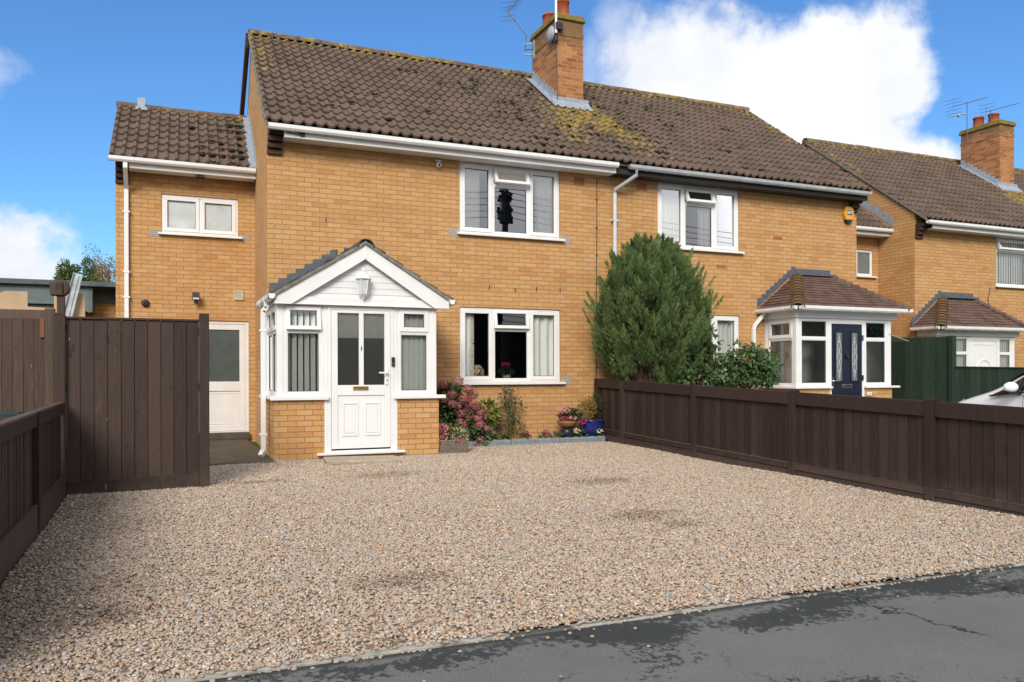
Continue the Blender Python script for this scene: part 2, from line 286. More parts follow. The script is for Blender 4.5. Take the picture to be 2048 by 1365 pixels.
# ------------------------------------------------------------------ mesh helpers
class MB:
    """collects faces and links them as ONE mesh object"""
    def __init__(s, M=None): s.v = []; s.f = []; s.mi = []; s.M = M; s.at = {}
    def poly(s, pts, mi=0):
        b = len(s.v); s.v += [tuple(p) for p in pts]; s.f.append(tuple(range(b, b + len(pts)))); s.mi.append(mi)
    def box(s, x0, x1, y0, y1, z0, z1, mi=0):
        b = len(s.v); s.v += [(x, y, z) for z in (z0, z1) for y in (y0, y1) for x in (x0, x1)]
        for q in ((0, 2, 3, 1), (4, 5, 7, 6), (0, 1, 5, 4), (2, 6, 7, 3), (0, 4, 6, 2), (1, 3, 7, 5)): s.f.append(tuple(b + i for i in q)); s.mi.append(mi)
        return s
    def obox(s, c, size, rot=(0, 0, 0), mi=0):
        R = Euler(rot).to_matrix(); b = len(s.v); c = Vector(c); hx, hy, hz = (k / 2 for k in size)
        s.v += [tuple(c + R @ Vector((x, y, z))) for z in (-hz, hz) for y in (-hy, hy) for x in (-hx, hx)]
        for q in ((0, 2, 3, 1), (4, 5, 7, 6), (0, 1, 5, 4), (2, 6, 7, 3), (0, 4, 6, 2), (1, 3, 7, 5)): s.f.append(tuple(b + i for i in q)); s.mi.append(mi)
        return s
    def prism(s, pl, axis, a0, a1, mi=0):
        """polygon (two coordinates in axis order) pushed along an axis"""
        n = len(pl); b = len(s.v)
        put = {'x': lambda p, a: (a, p[0], p[1]), 'y': lambda p, a: (p[0], a, p[1]), 'z': lambda p, a: (p[0], p[1], a)}[axis]
        s.v += [put(p, a0) for p in pl] + [put(p, a1) for p in pl]
        s.f.append(tuple(range(b, b + n))); s.f.append(tuple(range(b + 2 * n - 1, b + n - 1, -1))); s.mi += [mi, mi]
        for i in range(n):
            j = (i + 1) % n; s.f.append((b + i, b + n + i, b + n + j, b + j)); s.mi.append(mi)
        return s
    def tube(s, pts, r, seg=8, mi=0, cap=True):
        pts = [Vector(p) for p in pts]; b = len(s.v); rr = r if isinstance(r, (list, tuple)) else [r] * len(pts)
        for i, p in enumerate(pts):
            d = (pts[min(i + 1, len(pts) - 1)] - pts[max(i - 1, 0)]).normalized()
            a = d.cross(Vector((0.13, 0.31, 0.94) if abs(d.z) < 0.9 else (1, 0.1, 0))).normalized(); c = d.cross(a)
            s.v += [tuple(p + rr[i] * (math.cos(2 * math.pi * k / seg) * a + math.sin(2 * math.pi * k / seg) * c)) for k in range(seg)]
        for i in range(len(pts) - 1):
            for k in range(seg):
                k2 = (k + 1) % seg; s.f.append((b + i * seg + k, b + i * seg + k2, b + (i + 1) * seg + k2, b + (i + 1) * seg + k)); s.mi.append(mi)
        if cap:
            s.f.append(tuple(b + k for k in range(seg - 1, -1, -1))); s.f.append(tuple(b + (len(pts) - 1) * seg + k for k in range(seg))); s.mi += [mi, mi]
        return s
    def lathe(s, prof, c=(0, 0, 0), seg=20, mi=0, axis='z', ribs=0, rib=0.0):
        b = len(s.v); n = len(prof)
        for (r, h) in prof:
            for k in range(seg):
                a = 2 * math.pi * k / seg; q = r * (1 + (rib * math.cos(ribs * a) if ribs else 0)); x, y = q * math.cos(a), q * math.sin(a)
                s.v.append({'z': (c[0] + x, c[1] + y, c[2] + h), 'y': (c[0] + x, c[1] + h, c[2] + y), 'x': (c[0] + h, c[1] + x, c[2] + y)}[axis])
        for i in range(n - 1):
            for k in range(seg):
                k2 = (k + 1) % seg; s.f.append((b + i * seg + k, b + i * seg + k2, b + (i + 1) * seg + k2, b + (i + 1) * seg + k)); s.mi.append(mi)
        s.f.append(tuple(b + k for k in range(seg - 1, -1, -1))); s.f.append(tuple(b + (n - 1) * seg + k for k in range(seg))); s.mi += [mi, mi]
        return s
    def blob(s, c, r, seg=10, rings=7, jit=0.0, mi=0):
        if not isinstance(r, (tuple, list)): r = (r, r, r)
        b = len(s.v)
        for i in range(rings + 1):
            th = math.pi * i / rings
            for k in range(seg):
                ph = 2 * math.pi * k / seg; j = 1 + random.uniform(-jit, jit)
                s.v.append((c[0] + r[0] * j * math.sin(th) * math.cos(ph), c[1] + r[1] * j * math.sin(th) * math.sin(ph), c[2] + r[2] * j * math.cos(th)))
        for i in range(rings):
            for k in range(seg):
                k2 = (k + 1) % seg; s.f.append((b + i * seg + k, b + (i + 1) * seg + k, b + (i + 1) * seg + k2, b + i * seg + k2)); s.mi.append(mi)
        return s
    def build(s, name, mats, parent=None, smooth=False, bevel=0.0, recalc=True, org=None):
        if not isinstance(mats, (list, tuple)): mats = [mats]
        V = [Vector(p) for p in s.v]
        if s.M is not None: V = [s.M @ p for p in V]
        me = bpy.data.meshes.new(name)
        off = Vector((0, 0, 0))
        if parent is not None: off = ORG[parent.name]
        if org is not None: off = Vector(org)
        me.from_pydata([p - off for p in V], [], s.f)
        for mt in mats: me.materials.append(mt)
        me.polygons.foreach_set('material_index', s.mi)
        if recalc:
            bm = bmesh.new(); bm.from_mesh(me); bmesh.ops.recalc_face_normals(bm, faces=bm.faces[:]); bm.to_mesh(me); bm.free()
        uvl = me.uv_layers.new(name='UVMap')
        for p in me.polygons:
            nx, ny, nz = (abs(k) for k in p.normal)
            for li in p.loop_indices:
                w = me.vertices[me.loops[li].vertex_index].co + off
                uvl.data[li].uv = (w.x, w.y) if nz > 0.8 else ((w.x, w.z) if ny >= nx else (w.y + 0.06, w.z))
        for k, vals in s.at.items():
            if len(vals) == len(s.f): a = me.attributes.new(k, 'FLOAT', 'FACE'); a.data.foreach_set('value', vals)
            elif len(vals) == len(s.v): a = me.attributes.new(k, 'FLOAT', 'POINT'); a.data.foreach_set('value', vals)
        if smooth: me.polygons.foreach_set('use_smooth', [True] * len(me.polygons))
        o = bpy.data.objects.new(name, me); COL.objects.link(o)
        ORG[o.name] = off
        if parent is not None: o.parent = parent
        else: o.location = off
        if bevel:
            md = o.modifiers.new('bevel', 'BEVEL'); md.width = bevel; md.segments = 2; md.limit_method = 'ANGLE'; md.angle_limit = rad(40)
        return o
ORG = {}
def tag(o, label=None, cat=None, group=None, kind=None):
    if label: o['label'] = label
    if cat: o['category'] = cat
    if group: o['group'] = group
    if kind: o['kind'] = kind
    return o
def thing(name, loc, label, cat, group=None):
    o = bpy.data.objects.new(name, None); COL.objects.link(o); o.location = loc; o.empty_display_size = 0.2; ORG[o.name] = Vector(loc); return tag(o, label, cat, group)
def copy_tree(o, parent=None):
    c = o.copy(); COL.objects.link(c); ORG[c.name] = ORG[o.name]
    if parent is not None: c.parent = parent
    for ch in [k for k in bpy.data.objects if k.parent == o]: copy_tree(ch, c)
    return c
def text_mesh(name, txt, M, size, mat, parent, ext=0.002, bold=0.0):
    cu = bpy.data.curves.new(name, 'FONT'); cu.body = txt; cu.size = size; cu.extrude = ext; cu.align_x = 'CENTER'; cu.align_y = 'CENTER'; cu.offset = bold
    ob = bpy.data.objects.new('tmp', cu); COL.objects.link(ob)
    me = bpy.data.meshes.new_from_object(ob.evaluated_get(bpy.context.evaluated_depsgraph_get()))
    bpy.data.objects.remove(ob); bpy.data.curves.remove(cu)
    off = ORG[parent.name] if parent else Vector((0, 0, 0))
    me.transform(Matrix.Translation(-off) @ M); me.materials.clear(); me.materials.append(mat)
    o = bpy.data.objects.new(name, me); COL.objects.link(o); o.parent = parent; ORG[o.name] = off; return o
FRONT = Matrix.Rotation(rad(90), 4, 'X')                    # text upright, facing -Y

def leaves(name, C, D, N, L, W, mat, parent=None, rnd=None, fold=0.25, droop=0.15, org=None):
    """many small leaves as one mesh: C centres of the stalk ends, D directions, N leaf normals (n x 3)"""
    n = len(C); C = np.asarray(C, float); D = np.asarray(D, float); N = np.asarray(N, float)
    D /= np.linalg.norm(D, axis=1, keepdims=True) + 1e-9
    S = np.cross(D, N); S /= np.linalg.norm(S, axis=1, keepdims=True) + 1e-9; N = np.cross(S, D)
    L = np.broadcast_to(L, n)[:, None]; W = np.broadcast_to(W, n)[:, None]
    mid = C + D * L * 0.45
    V = np.stack([C, mid + S * W * 0.5 + N * W * fold, C + D * L - N * L * droop, mid - S * W * 0.5 + N * W * fold], 1).reshape(-1, 3)
    off = ORG[parent.name] if parent is not None else Vector(org or (0, 0, 0))
    V = V - np.array(off)
    me = bpy.data.meshes.new(name); me.vertices.add(4 * n); me.vertices.foreach_set('co', V.ravel())
    idx = np.arange(n)[:, None] * 4 + np.array([0, 1, 2, 0, 2, 3]); me.loops.add(6 * n); me.loops.foreach_set('vertex_index', idx.ravel().astype(np.int32))
    me.polygons.add(2 * n); me.polygons.foreach_set('loop_start', (np.arange(2 * n) * 3).astype(np.int32)); me.update(calc_edges=True)
    rnd = RNG.random(n) if rnd is None else np.clip(rnd, 0, 1)
    a = me.attributes.new('rnd', 'FLOAT', 'FACE'); a.data.foreach_set('value', np.repeat(rnd, 2).astype(np.float32))
    me.materials.append(mat); me.validate()
    o = bpy.data.objects.new(name, me); COL.objects.link(o); ORG[o.name] = off
    if parent is not None: o.parent = parent
    else: o.location = off
    return o
def rdir(n, up=0.0):
    d = RNG.normal(size=(n, 3)); d /= np.linalg.norm(d, axis=1, keepdims=True); d[:, 2] += up; return d / np.linalg.norm(d, axis=1, keepdims=True)
def gz(y): return -0.06 + 0.02 * y if y < 0 else -0.06     # the drive falls gently to the road

# ------------------------------------------------------------------ ground, drive, pavement
mt, t = new_mat('earth_and_grass'); p = t.pos()
gc = t.ramp(t.noise(p, 0.7, 6), [(0.35, (0.035, 0.055, 0.018)), (0.6, (0.07, 0.085, 0.03)), (0.75, (0.10, 0.085, 0.05))])
M_GROUND = finish(mt, t, gc, 0.95, 0.2, t.noise(p, 30, 4), 0.8, 0.02)
mt, t = new_mat('asphalt'); p = t.pos()
dry = t.ramp(t.noise(p, 130, 3, 0.7), [(0.3, (0.135, 0.138, 0.128)), (0.62, (0.185, 0.188, 0.174)), (0.74, (0.32, 0.32, 0.30))])
dry = t.mix(t.math('MULTIPLY', t.sstep(t.noise(p, 1.1, 5), 0.4, 0.7), 0.35), dry, (0.115, 0.117, 0.108))
yy = t.n('ShaderNodeSeparateXYZ', {0: p}).outputs[1]; xx = t.n('ShaderNodeSeparateXYZ', {0: p}).outputs[0]
near = t.sstep(yy, -9.6, -8.97); right = t.sstep(xx, 0.6, 3.6)
wn = t.noise(t.scale(p, (0.8, 1.6, 1)), 1.35, 3, 0.5); wf = t.noise(p, 22, 5, 0.75)
wsum = t.math('ADD', t.math('ADD', t.math('MULTIPLY', wn, 0.8), t.math('MULTIPLY', wf, 0.62)), t.math('ADD', t.math('MULTIPLY', near, 0.10), t.math('MULTIPLY', t.math('MULTIPLY', near, right), 0.14)))
edge = t.sstep(t.math('ADD', yy, t.math('MULTIPLY', t.noise(p, 5, 4), 0.05)), -9.03, -8.97)
wet = t.math('MAXIMUM', t.sstep(wsum, 0.81, 0.84), edge)
vor = t.n('ShaderNodeTexVoronoi', {'Vector': t.n('ShaderNodeVectorMath', {0: p, 1: t.n('ShaderNodeVectorMath', {0: t.noise(p, 4, 5, 0.7, 1), 3: 0.5}, operation='SCALE').outputs[0]}, operation='ADD').outputs[0], 'Scale': 0.75}, feature='DISTANCE_TO_EDGE')
crack = t.math('MULTIPLY', t.sstep(vor.outputs[0], 0.012, 0.004), t.sstep(t.noise(p, 0.9, 2), 0.48, 0.56))
ac = t.mix(wet, dry, t.ramp(wf, [(0.3, (0.040, 0.043, 0.042)), (0.7, (0.062, 0.065, 0.062))]))
ac = t.mix(t.math('MULTIPLY', crack, 0.85), ac, (0.02, 0.021, 0.022))
M_ASPH = finish(mt, t, ac, t.math('SUBTRACT', 0.85, t.math('MULTIPLY', wet, 0.10)), t.math('ADD', 0.02, t.math('MULTIPLY', wet, 0.08)), t.math('ADD', t.noise(p, 160, 3, 0.7), t.math('MULTIPLY', crack, -1.5)), 0.5, 0.004)

def sheet(name, x0, x1, y0, y1, zf, mat, nx=1, ny=1, kind='structure'):
    b = MB()
    for j in range(ny):
        for i in range(nx):
            q = [(x0 + (x1 - x0) * a / nx, y0 + (y1 - y0) * c / ny) for a, c in ((i, j), (i + 1, j), (i + 1, j + 1), (i, j + 1))]
            b.poly([(x, y, zf(x, y)) for x, y in q])
    o = b.build(name, mat, recalc=False); o['kind'] = kind; return o
g = sheet('ground', -600, 600, -600, 600, lambda x, y: -0.46, M_GROUND)
sheet('garden_ground', -30, 40, -8.97, 40, lambda x, y: gz(y) - 0.06, M_GROUND, 1, 20)
sheet('pavement', -40, 45, -14.2, -8.97, lambda x, y: -0.262 - 0.012 * (-8.97 - y), M_ASPH)
sheet('road', -60, 70, -21, -14.3, lambda x, y: -0.40, M_ASPH)
kb = MB(); kb.box(-60, 70, -14.32, -14.19, -0.5, -0.325); tag(kb.build('kerb', M_CONC, bevel=0.01), kind='structure')
mt, t = new_mat('concrete_kerb_edging'); p = t.pos()
kc = t.ramp(t.noise(p, 14, 5, 0.65), [(0.3, (0.24, 0.225, 0.195)), (0.6, (0.42, 0.40, 0.35))]); kc = t.mix(t.sstep(t.noise(p, 2.4, 4), 0.52, 0.6), kc, (0.10, 0.10, 0.09))
M_KERB = finish(mt, t, kc, 0.9, 0.3, t.noise(p, 60, 4), 0.5, 0.004)
kb = MB(); x = -2.5
while x < 9:
    L = 0.9; kb.box(x, x + L - 0.006, -8.985 + random.uniform(-.006, .006), -8.932, -0.4, -0.250 + random.uniform(-.006, .003)); x += L
tag(kb.build('edging_kerb', M_KERB, bevel=0.006), kind='structure')
pb = MB(); pb.box(-1.05, -0.075, -1.66, 2.6, -0.4, -0.065); tag(pb.build('concrete_path', M_PATH, bevel=0.01), kind='structure')
sheet('driveway', 5.72, 13.05, -8.97, -.02, lambda x, y: gz(y) - .02, plain('pale_concrete_drive', (.26, .25, .23), .9, .3, .3, 3, bstr=.4), 1, 4)
pb = MB(); pb.box(-2.3, -1.05, -3.3, 2.6, -0.4, -0.09); tag(pb.build('side_yard', M_PATH), kind='structure')

# gravel: an undulating sheet with real pebbles scattered over it
mt, t = new_mat('gravel_bed'); p = t.pos()
vo = t.n('ShaderNodeTexVoronoi', {'Vector': p, 'Scale': 48.0})
c = t.ramp(t.n('ShaderNodeSeparateColor', {0: vo.outputs['Color']}).outputs[0], [(0, (0.10, 0.075, 0.055)), (0.5, (0.22, 0.16, 0.11)), (1, (0.30, 0.24, 0.18))])
M_GBED = finish(mt, t, c, 0.9, 0.2, vo.outputs[0], 0.8, 0.01)
mt, t = new_mat('pebble'); oi = t.n('ShaderNodeObjectInfo'); r = oi.outputs['Random']; loc = oi.outputs['Location']
stops = [(0.0, (0.27, 0.16, 0.085)), (0.08, (0.42, 0.285, 0.175)), (0.18, (0.51, 0.395, 0.30)), (0.30, (0.325, 0.315, 0.305)), (0.42, (0.55, 0.435, 0.325)), (0.52, (0.43, 0.275, 0.16)),
         (0.62, (0.265, 0.268, 0.275)), (0.70, (0.49, 0.395, 0.33)), (0.80, (0.38, 0.36, 0.34)), (0.84, (0.38, 0.17, 0.08)), (0.93, (0.68, 0.63, 0.56)), (1.0, (0.15, 0.135, 0.12))]
c = t.ramp(r, stops)
dirt_shade = None                                                   # damp, silty spots; the left strip mixes moss with painted fence shade
for (px, py, rx, ry) in ((-0.05, -7.85, .42, .22), (2.5, -6.55, .5, .3), (-1.75, -7.9, .4, .3), (-0.55, -3.3, .55, .12), (1.0, -3.2, .6, .3), (2.6, -7.0, .25, .2), (3.2, -4.6, .5, .3)):
    d = t.n('ShaderNodeVectorMath', {0: loc, 1: (px, py, -0.2)}, operation='SUBTRACT').outputs[0]
    d = t.n('ShaderNodeVectorMath', {0: t.scale(d, (1 / rx, 1 / ry, 0))}, operation='LENGTH').outputs['Value']
    k = t.sstep(t.math('ADD', d, t.math('MULTIPLY', t.noise(loc, 15, 5, 0.7), 1.8)), 2.05, 1.05); dirt_shade = k if dirt_shade is None else t.math('MAXIMUM', dirt_shade, k)
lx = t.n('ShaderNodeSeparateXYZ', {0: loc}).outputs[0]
dirt_shade = t.math('MAXIMUM', t.math('MULTIPLY', dirt_shade, 0.66), t.math('MULTIPLY', t.sstep(t.math('ADD', lx, t.math('MULTIPLY', t.noise(loc, 1.6, 4), 1.2)), -0.7, -1.9), 0.78))
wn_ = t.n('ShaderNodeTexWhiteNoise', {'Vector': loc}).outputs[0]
dirt_shade = t.math('MULTIPLY', dirt_shade, t.math('ADD', 0.25, t.math('MULTIPLY', t.sstep(wn_, 0.25, 0.55), 0.85)))
c = t.mix(dirt_shade, c, (0.120, 0.072, 0.042))
c = t.mix(t.math('MULTIPLY', t.sstep(t.noise(loc, 0.8, 4), 0.45, 0.7), 0.18), c, (0.36, 0.32, 0.28))
sp = t.noise(t.obj(), 3.0, 4, 0.7)
c = t.mix(t.math('MULTIPLY', t.sstep(sp, 0.4, 0.75), 0.35), c, (0.36, 0.31, 0.26))
c = t.mix(1.0, c, (1.06, 1.05, 1.01), 'MULTIPLY')
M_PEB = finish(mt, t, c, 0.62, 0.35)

def pebble_group(name, density, smin, smax, seed):
    ng = bpy.data.node_groups.new(name, 'GeometryNodeTree')
    ng.interface.new_socket('Geometry', in_out='INPUT', socket_type='NodeSocketGeometry'); ng.interface.new_socket('Geometry', in_out='OUTPUT', socket_type='NodeSocketGeometry')
    G = NT(ng); gi = G.n('NodeGroupInput'); go = G.n('NodeGroupOutput')
    dp = G.n('GeometryNodeDistributePointsOnFaces', {'Mesh': gi.outputs[0], 'Density': density, 'Seed': seed}, distribute_method='RANDOM')
    jz = G.n('FunctionNodeRandomValue', {'Min': (0, 0, -0.004), 'Max': (0, 0, 0.011), 'Seed': seed + 3}, data_type='FLOAT_VECTOR')
    sp_ = G.n('GeometryNodeSetPosition', {'Geometry': dp.outputs[0], 'Offset': jz.outputs[0]})
    ico = G.n('GeometryNodeMeshIcoSphere', {'Radius': 1.0, 'Subdivisions': 2})
    nz = G.n('ShaderNodeTexNoise', {'Vector': G.n('GeometryNodeInputPosition').outputs[0], 'Scale': 0.9, 'Detail': 1.0})
    ofs = G.n('ShaderNodeVectorMath', {0: nz.outputs[1], 1: (0.5, 0.5, 0.5)}, operation='SUBTRACT'); ofs = G.n('ShaderNodeVectorMath', {0: ofs.outputs[0], 3: 1.1}, operation='SCALE')
    st = G.n('GeometryNodeSetPosition', {'Geometry': ico.outputs[0], 'Offset': ofs.outputs[0]})
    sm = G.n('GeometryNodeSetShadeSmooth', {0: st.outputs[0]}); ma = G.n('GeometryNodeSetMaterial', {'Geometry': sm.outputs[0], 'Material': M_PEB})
    ro = G.n('FunctionNodeRandomValue', {'Min': (-0.45, -0.45, 0.0), 'Max': (0.45, 0.45, 6.283), 'Seed': seed + 1}, data_type='FLOAT_VECTOR')
    s1 = G.n('FunctionNodeRandomValue', {'Min': (0.75, 0.55, 0.42), 'Max': (1.25, 0.95, 0.75), 'Seed': seed + 2}, data_type='FLOAT_VECTOR')
    s2 = G.n('FunctionNodeRandomValue', {2: smin, 3: smax, 'Seed': seed + 5}, data_type='FLOAT')
    pw = G.n('ShaderNodeVectorMath', {0: s1.outputs[0], 3: s2.outputs[1]}, operation='SCALE')
    io = G.n('GeometryNodeInstanceOnPoints', {'Points': sp_.outputs[0], 'Instance': ma.outputs[0], 'Rotation': ro.outputs[0], 'Scale': pw.outputs[0]})
    jo = G.n('GeometryNodeJoinGeometry'); ng.links.new(gi.outputs[0], jo.inputs[0]); ng.links.new(io.outputs[0], jo.inputs[0]); ng.links.new(jo.outputs[0], go.inputs[0])
    return ng
gb = MB()
def gzz(x, y): return gz(y) + 0.014 * math.sin(1.9 * x + 0.7 * y) * math.sin(1.3 * y - 0.6 * x) - 0.006
def gcells(x0, x1, y0, y1, st=0.25):
    nx = max(1, round((x1 - x0) / st)); ny = max(1, round((y1 - y0) / st))
    for j in range(ny):
        for i in range(nx):
            gb.poly([(x0 + (x1 - x0) * a / nx, y0 + (y1 - y0) * c_ / ny, gzz(x0 + (x1 - x0) * a / nx, y0 + (y1 - y0) * c_ / ny)) for a, c_ in ((i, j), (i + 1, j), (i + 1, j + 1), (i, j + 1))])
gcells(-2.33, 5.58, -8.952, -1.66); gcells(-0.07, 5.58, -1.66, -0.60)
gv = gb.build('gravel', M_GBED, recalc=False); gv['kind'] = 'stuff'
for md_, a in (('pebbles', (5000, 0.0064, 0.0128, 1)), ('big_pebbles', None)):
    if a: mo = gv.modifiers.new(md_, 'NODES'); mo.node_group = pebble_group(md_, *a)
# stray pebbles on the edging and the pavement
st_b = MB()
for i in range(420):
    x = random.uniform(-1.8, 5.5); y = -8.955 - abs(random.gauss(0, 0.032)) - (random.random() < 0.05) * random.uniform(0, .6); s_ = random.uniform(.006, .0125)
    st_b.blob((x, y, (-0.246 if y > -8.985 else -0.262) + s_ * .5), (s_ * random.uniform(.9, 1.5), s_, s_ * .7), 7, 5, 0.08)
mt, t = new_mat('stray_pebble'); c = t.ramp(t.noise(t.pos(), 14, 2), [(0.32, (0.30, 0.2, 0.13)), (0.45, (0.42, 0.35, 0.28)), (0.55, (0.30, 0.28, 0.265)), (0.68, (0.46, 0.35, 0.26))]); M_STRAY = finish(mt, t, c, 0.7, 0.3)
tag(st_b.build('stray_gravel', M_STRAY, smooth=True), kind='stuff')


# ------------------------------------------------------------------ house building blocks
def wall_open(b, x0, x1, z0, z1, y, t_, ops, mi=0):
    """wall in the XZ plane, thickness t_, with real openings"""
    xs = sorted({x0, x1, *[o[0] for o in ops], *[o[1] for o in ops]}); zs = sorted({z0, z1, *[o[2] for o in ops], *[o[3] for o in ops]})
    for i in range(len(xs) - 1):
        for j in range(len(zs) - 1):
            cx, cz = (xs[i] + xs[i + 1]) / 2, (zs[j] + zs[j + 1]) / 2
            if any(o[0] < cx < o[1] and o[2] < cz < o[3] for o in ops): continue
            a, c, d, e = xs[i], xs[i + 1], zs[j], zs[j + 1]
            b.poly([(a, y, d), (c, y, d), (c, y, e), (a, y, e)], mi); b.poly([(a, y + t_, d), (a, y + t_, e), (c, y + t_, e), (c, y + t_, d)], mi)
    for o in ops:
        a, c, d, e = o
        b.poly([(a, y, d), (a, y, e), (a, y + t_, e), (a, y + t_, d)], mi); b.poly([(c, y, d), (c, y + t_, d), (c, y + t_, e), (c, y, e)], mi)
        b.poly([(a, y, e), (c, y, e), (c, y + t_, e), (a, y + t_, e)], mi); b.poly([(a, y, d), (a, y + t_, d), (c, y + t_, d), (c, y, d)], mi)
def ring(b, x0, x1, z0, z1, w, y0, y1, mi=0):
    b.box(x0, x1, y0, y1, z1 - w, z1, mi); b.box(x0, x1, y0, y1, z0, z0 + w, mi); b.box(x0, x0 + w, y0, y1, z0 + w, z1 - w, mi); b.box(x1 - w, x1, y0, y1, z0 + w, z1 - w, mi)
M_SEAL = plain('black_seal', (.03, .03, .032), .6)
def window(parent, x0, x1, z0, z1, y, lights, M=None, glass=None, sill=(0.05, 0.07), mat=None, name='window', vents=(), label=None):
    """upvc window; lights = (fx0, fx1, fz0, fz1, kind, angle) in fractions; z fraction from the bottom"""
    mat = mat or M_UPVC; glass = glass or M_GLASS; W, H, b_ = x1 - x0, z1 - z0, 0.052
    f = MB(M); ring(f, x0, x1, z0, z1, b_, y, y + .07); pn = MB(M); sl_ = MB(M); opens = []
    for (a, c, d, e, kind, ang) in lights:
        lx0 = x0 + a * W + (b_ if a == 0 else .026); lx1 = x0 + c * W - (b_ if c == 1 else .026); lz0 = z0 + d * H + (b_ if d == 0 else .024); lz1 = z0 + e * H - (b_ if e == 1 else .024)
        if a > 0: f.box(x0 + a * W - .026, x0 + a * W + .026, y + .002, y + .068, max(z0 + d * H, z0 + b_), min(z0 + e * H, z1 - b_))
        if d > 0: f.box(lx0, lx1, y + .003, y + .067, z0 + d * H - .024, z0 + d * H + .024)
        if kind == 'sash': ring(f, lx0 - .014, lx1 + .014, lz0 - .014, lz1 + .014, .064, y - .014, y + .05); g_ = .05
        elif kind == 'fix': ring(f, lx0, lx1, lz0, lz1, .014, y + .008, y + .05); g_ = .014
        if kind == 'open': opens.append((lx0 - .012, lx1 + .012, lz0 - .014, lz1 + .014, ang))
        else:
            ring(sl_, lx0 + g_ - .001, lx1 - g_ + .001, lz0 + g_ - .001, lz1 - g_ + .001, .009, y + .018, y + .026)
            pn.poly([(lx0 + g_, y + .028, lz0 + g_), (lx1 - g_, y + .028, lz0 + g_), (lx1 - g_, y + .028, lz1 - g_), (lx0 + g_, y + .028, lz1 - g_)])
    for (vx, vw) in vents: f.box(x0 + vx * W - vw / 2, x0 + vx * W + vw / 2, y - .016, y, z1 - .040, z1 - .022)
    o = f.build(name, mat, parent, bevel=0.004); 
    if sl_.f: sl_.build('seal', M_SEAL, o)
    if label: o['label'] = label
    if pn.f: pn.build('pane', glass, o)
    for (a, c, d, e, ang) in opens:
        R = (M or Matrix()) @ Matrix.Translation((0, y - .016, e)) @ Matrix.Rotation(rad(-ang), 4, 'X') @ Matrix.Translation((0, -(y - .016), -e))
        cs = MB(R); ring(cs, a, c, d, e, .052, y - .018, y + .04); co = cs.build('casement', mat, o, bevel=0.004)
        gp = MB(R); gp.poly([(a + .05, y + .012, d + .05), (c - .05, y + .012, d + .05), (c - .05, y + .012, e - .05), (a + .05, y + .012, e - .05)]); gp.build('casement_pane', glass, o)
    if sill:
        s = MB(M); s.box(x0 - sill[0], x1 + sill[0] + .02, y - .035 - sill[1], y + .02, z0 - .034, z0 - .002); s.box(x0 - sill[0], x1 + sill[0] + .02, y - .035 - sill[1], y - .022 - sill[1], z0 - .040, z0 - .034); s.build('sill', mat, o, bevel=0.006)
    return o
W3 = lambda ang, s='sash': [(0, .325, 0, 1, s, 0), (.325, .685, 0, .715, 'fix', 0), (.325, .685, .715, 1, 'open', ang), (.685, 1, 0, 1, s, 0)]
def curtain(name, x0, x1, z0, z1, y, mat, label, folds=9, amp=.03, cat='curtain', tie=0.0, M=None, loc=None):
    b = MB(M); n = folds * 8; nz_ = 6
    ph = random.random() * 6
    def pt(i, j):
        u = i / n; w = j / nz_; x = x0 + (x1 - x0) * u + tie * w * 0.5 * (u if tie > 0 else 1 - u) * 1.0
        return (x, y + amp * math.sin(u * folds * 2 * math.pi + ph + .35 * math.sin(3 * w)) * (.6 + .4 * w) + .01 * math.sin(u * 23 + ph), z1 + (z0 - z1) * w)
    for i in range(n):
        for j in range(nz_): b.poly([pt(i, j), pt(i, j + 1), pt(i + 1, j + 1), pt(i + 1, j)])
    o = b.build(name, mat, None, smooth=True, recalc=False, org=(x0, y, z0) if M is None else tuple(M @ Vector((x0, y, z0)))); return tag(o, label, cat)
def blinds(x0, x1, z0, z1, y, n, ang, label, mat=None, M=None, w=.089):
    b = MB(M)
    for i in range(n):
        cx = x0 + (x1 - x0) * (i + .5) / n; a = rad(ang + random.uniform(-4, 4)); dx, dy = w / 2 * math.cos(a), w / 2 * math.sin(a)
        b.poly([(cx - dx, y - dy, z0), (cx, y - .006, z0), (cx, y - .006, z1), (cx - dx, y - dy, z1)]); b.poly([(cx, y - .006, z0), (cx + dx, y + dy, z0), (cx + dx, y + dy, z1), (cx, y - .006, z1)])
    b.box(x0, x1, y - .02, y + .02, z1, z1 + .03)
    o = b.build('vertical_blind', mat or M_BLIND, None, recalc=False, org=(x0, y, z0) if M is None else tuple(M @ Vector((x0, y, z0)))); return tag(o, label, 'blind')

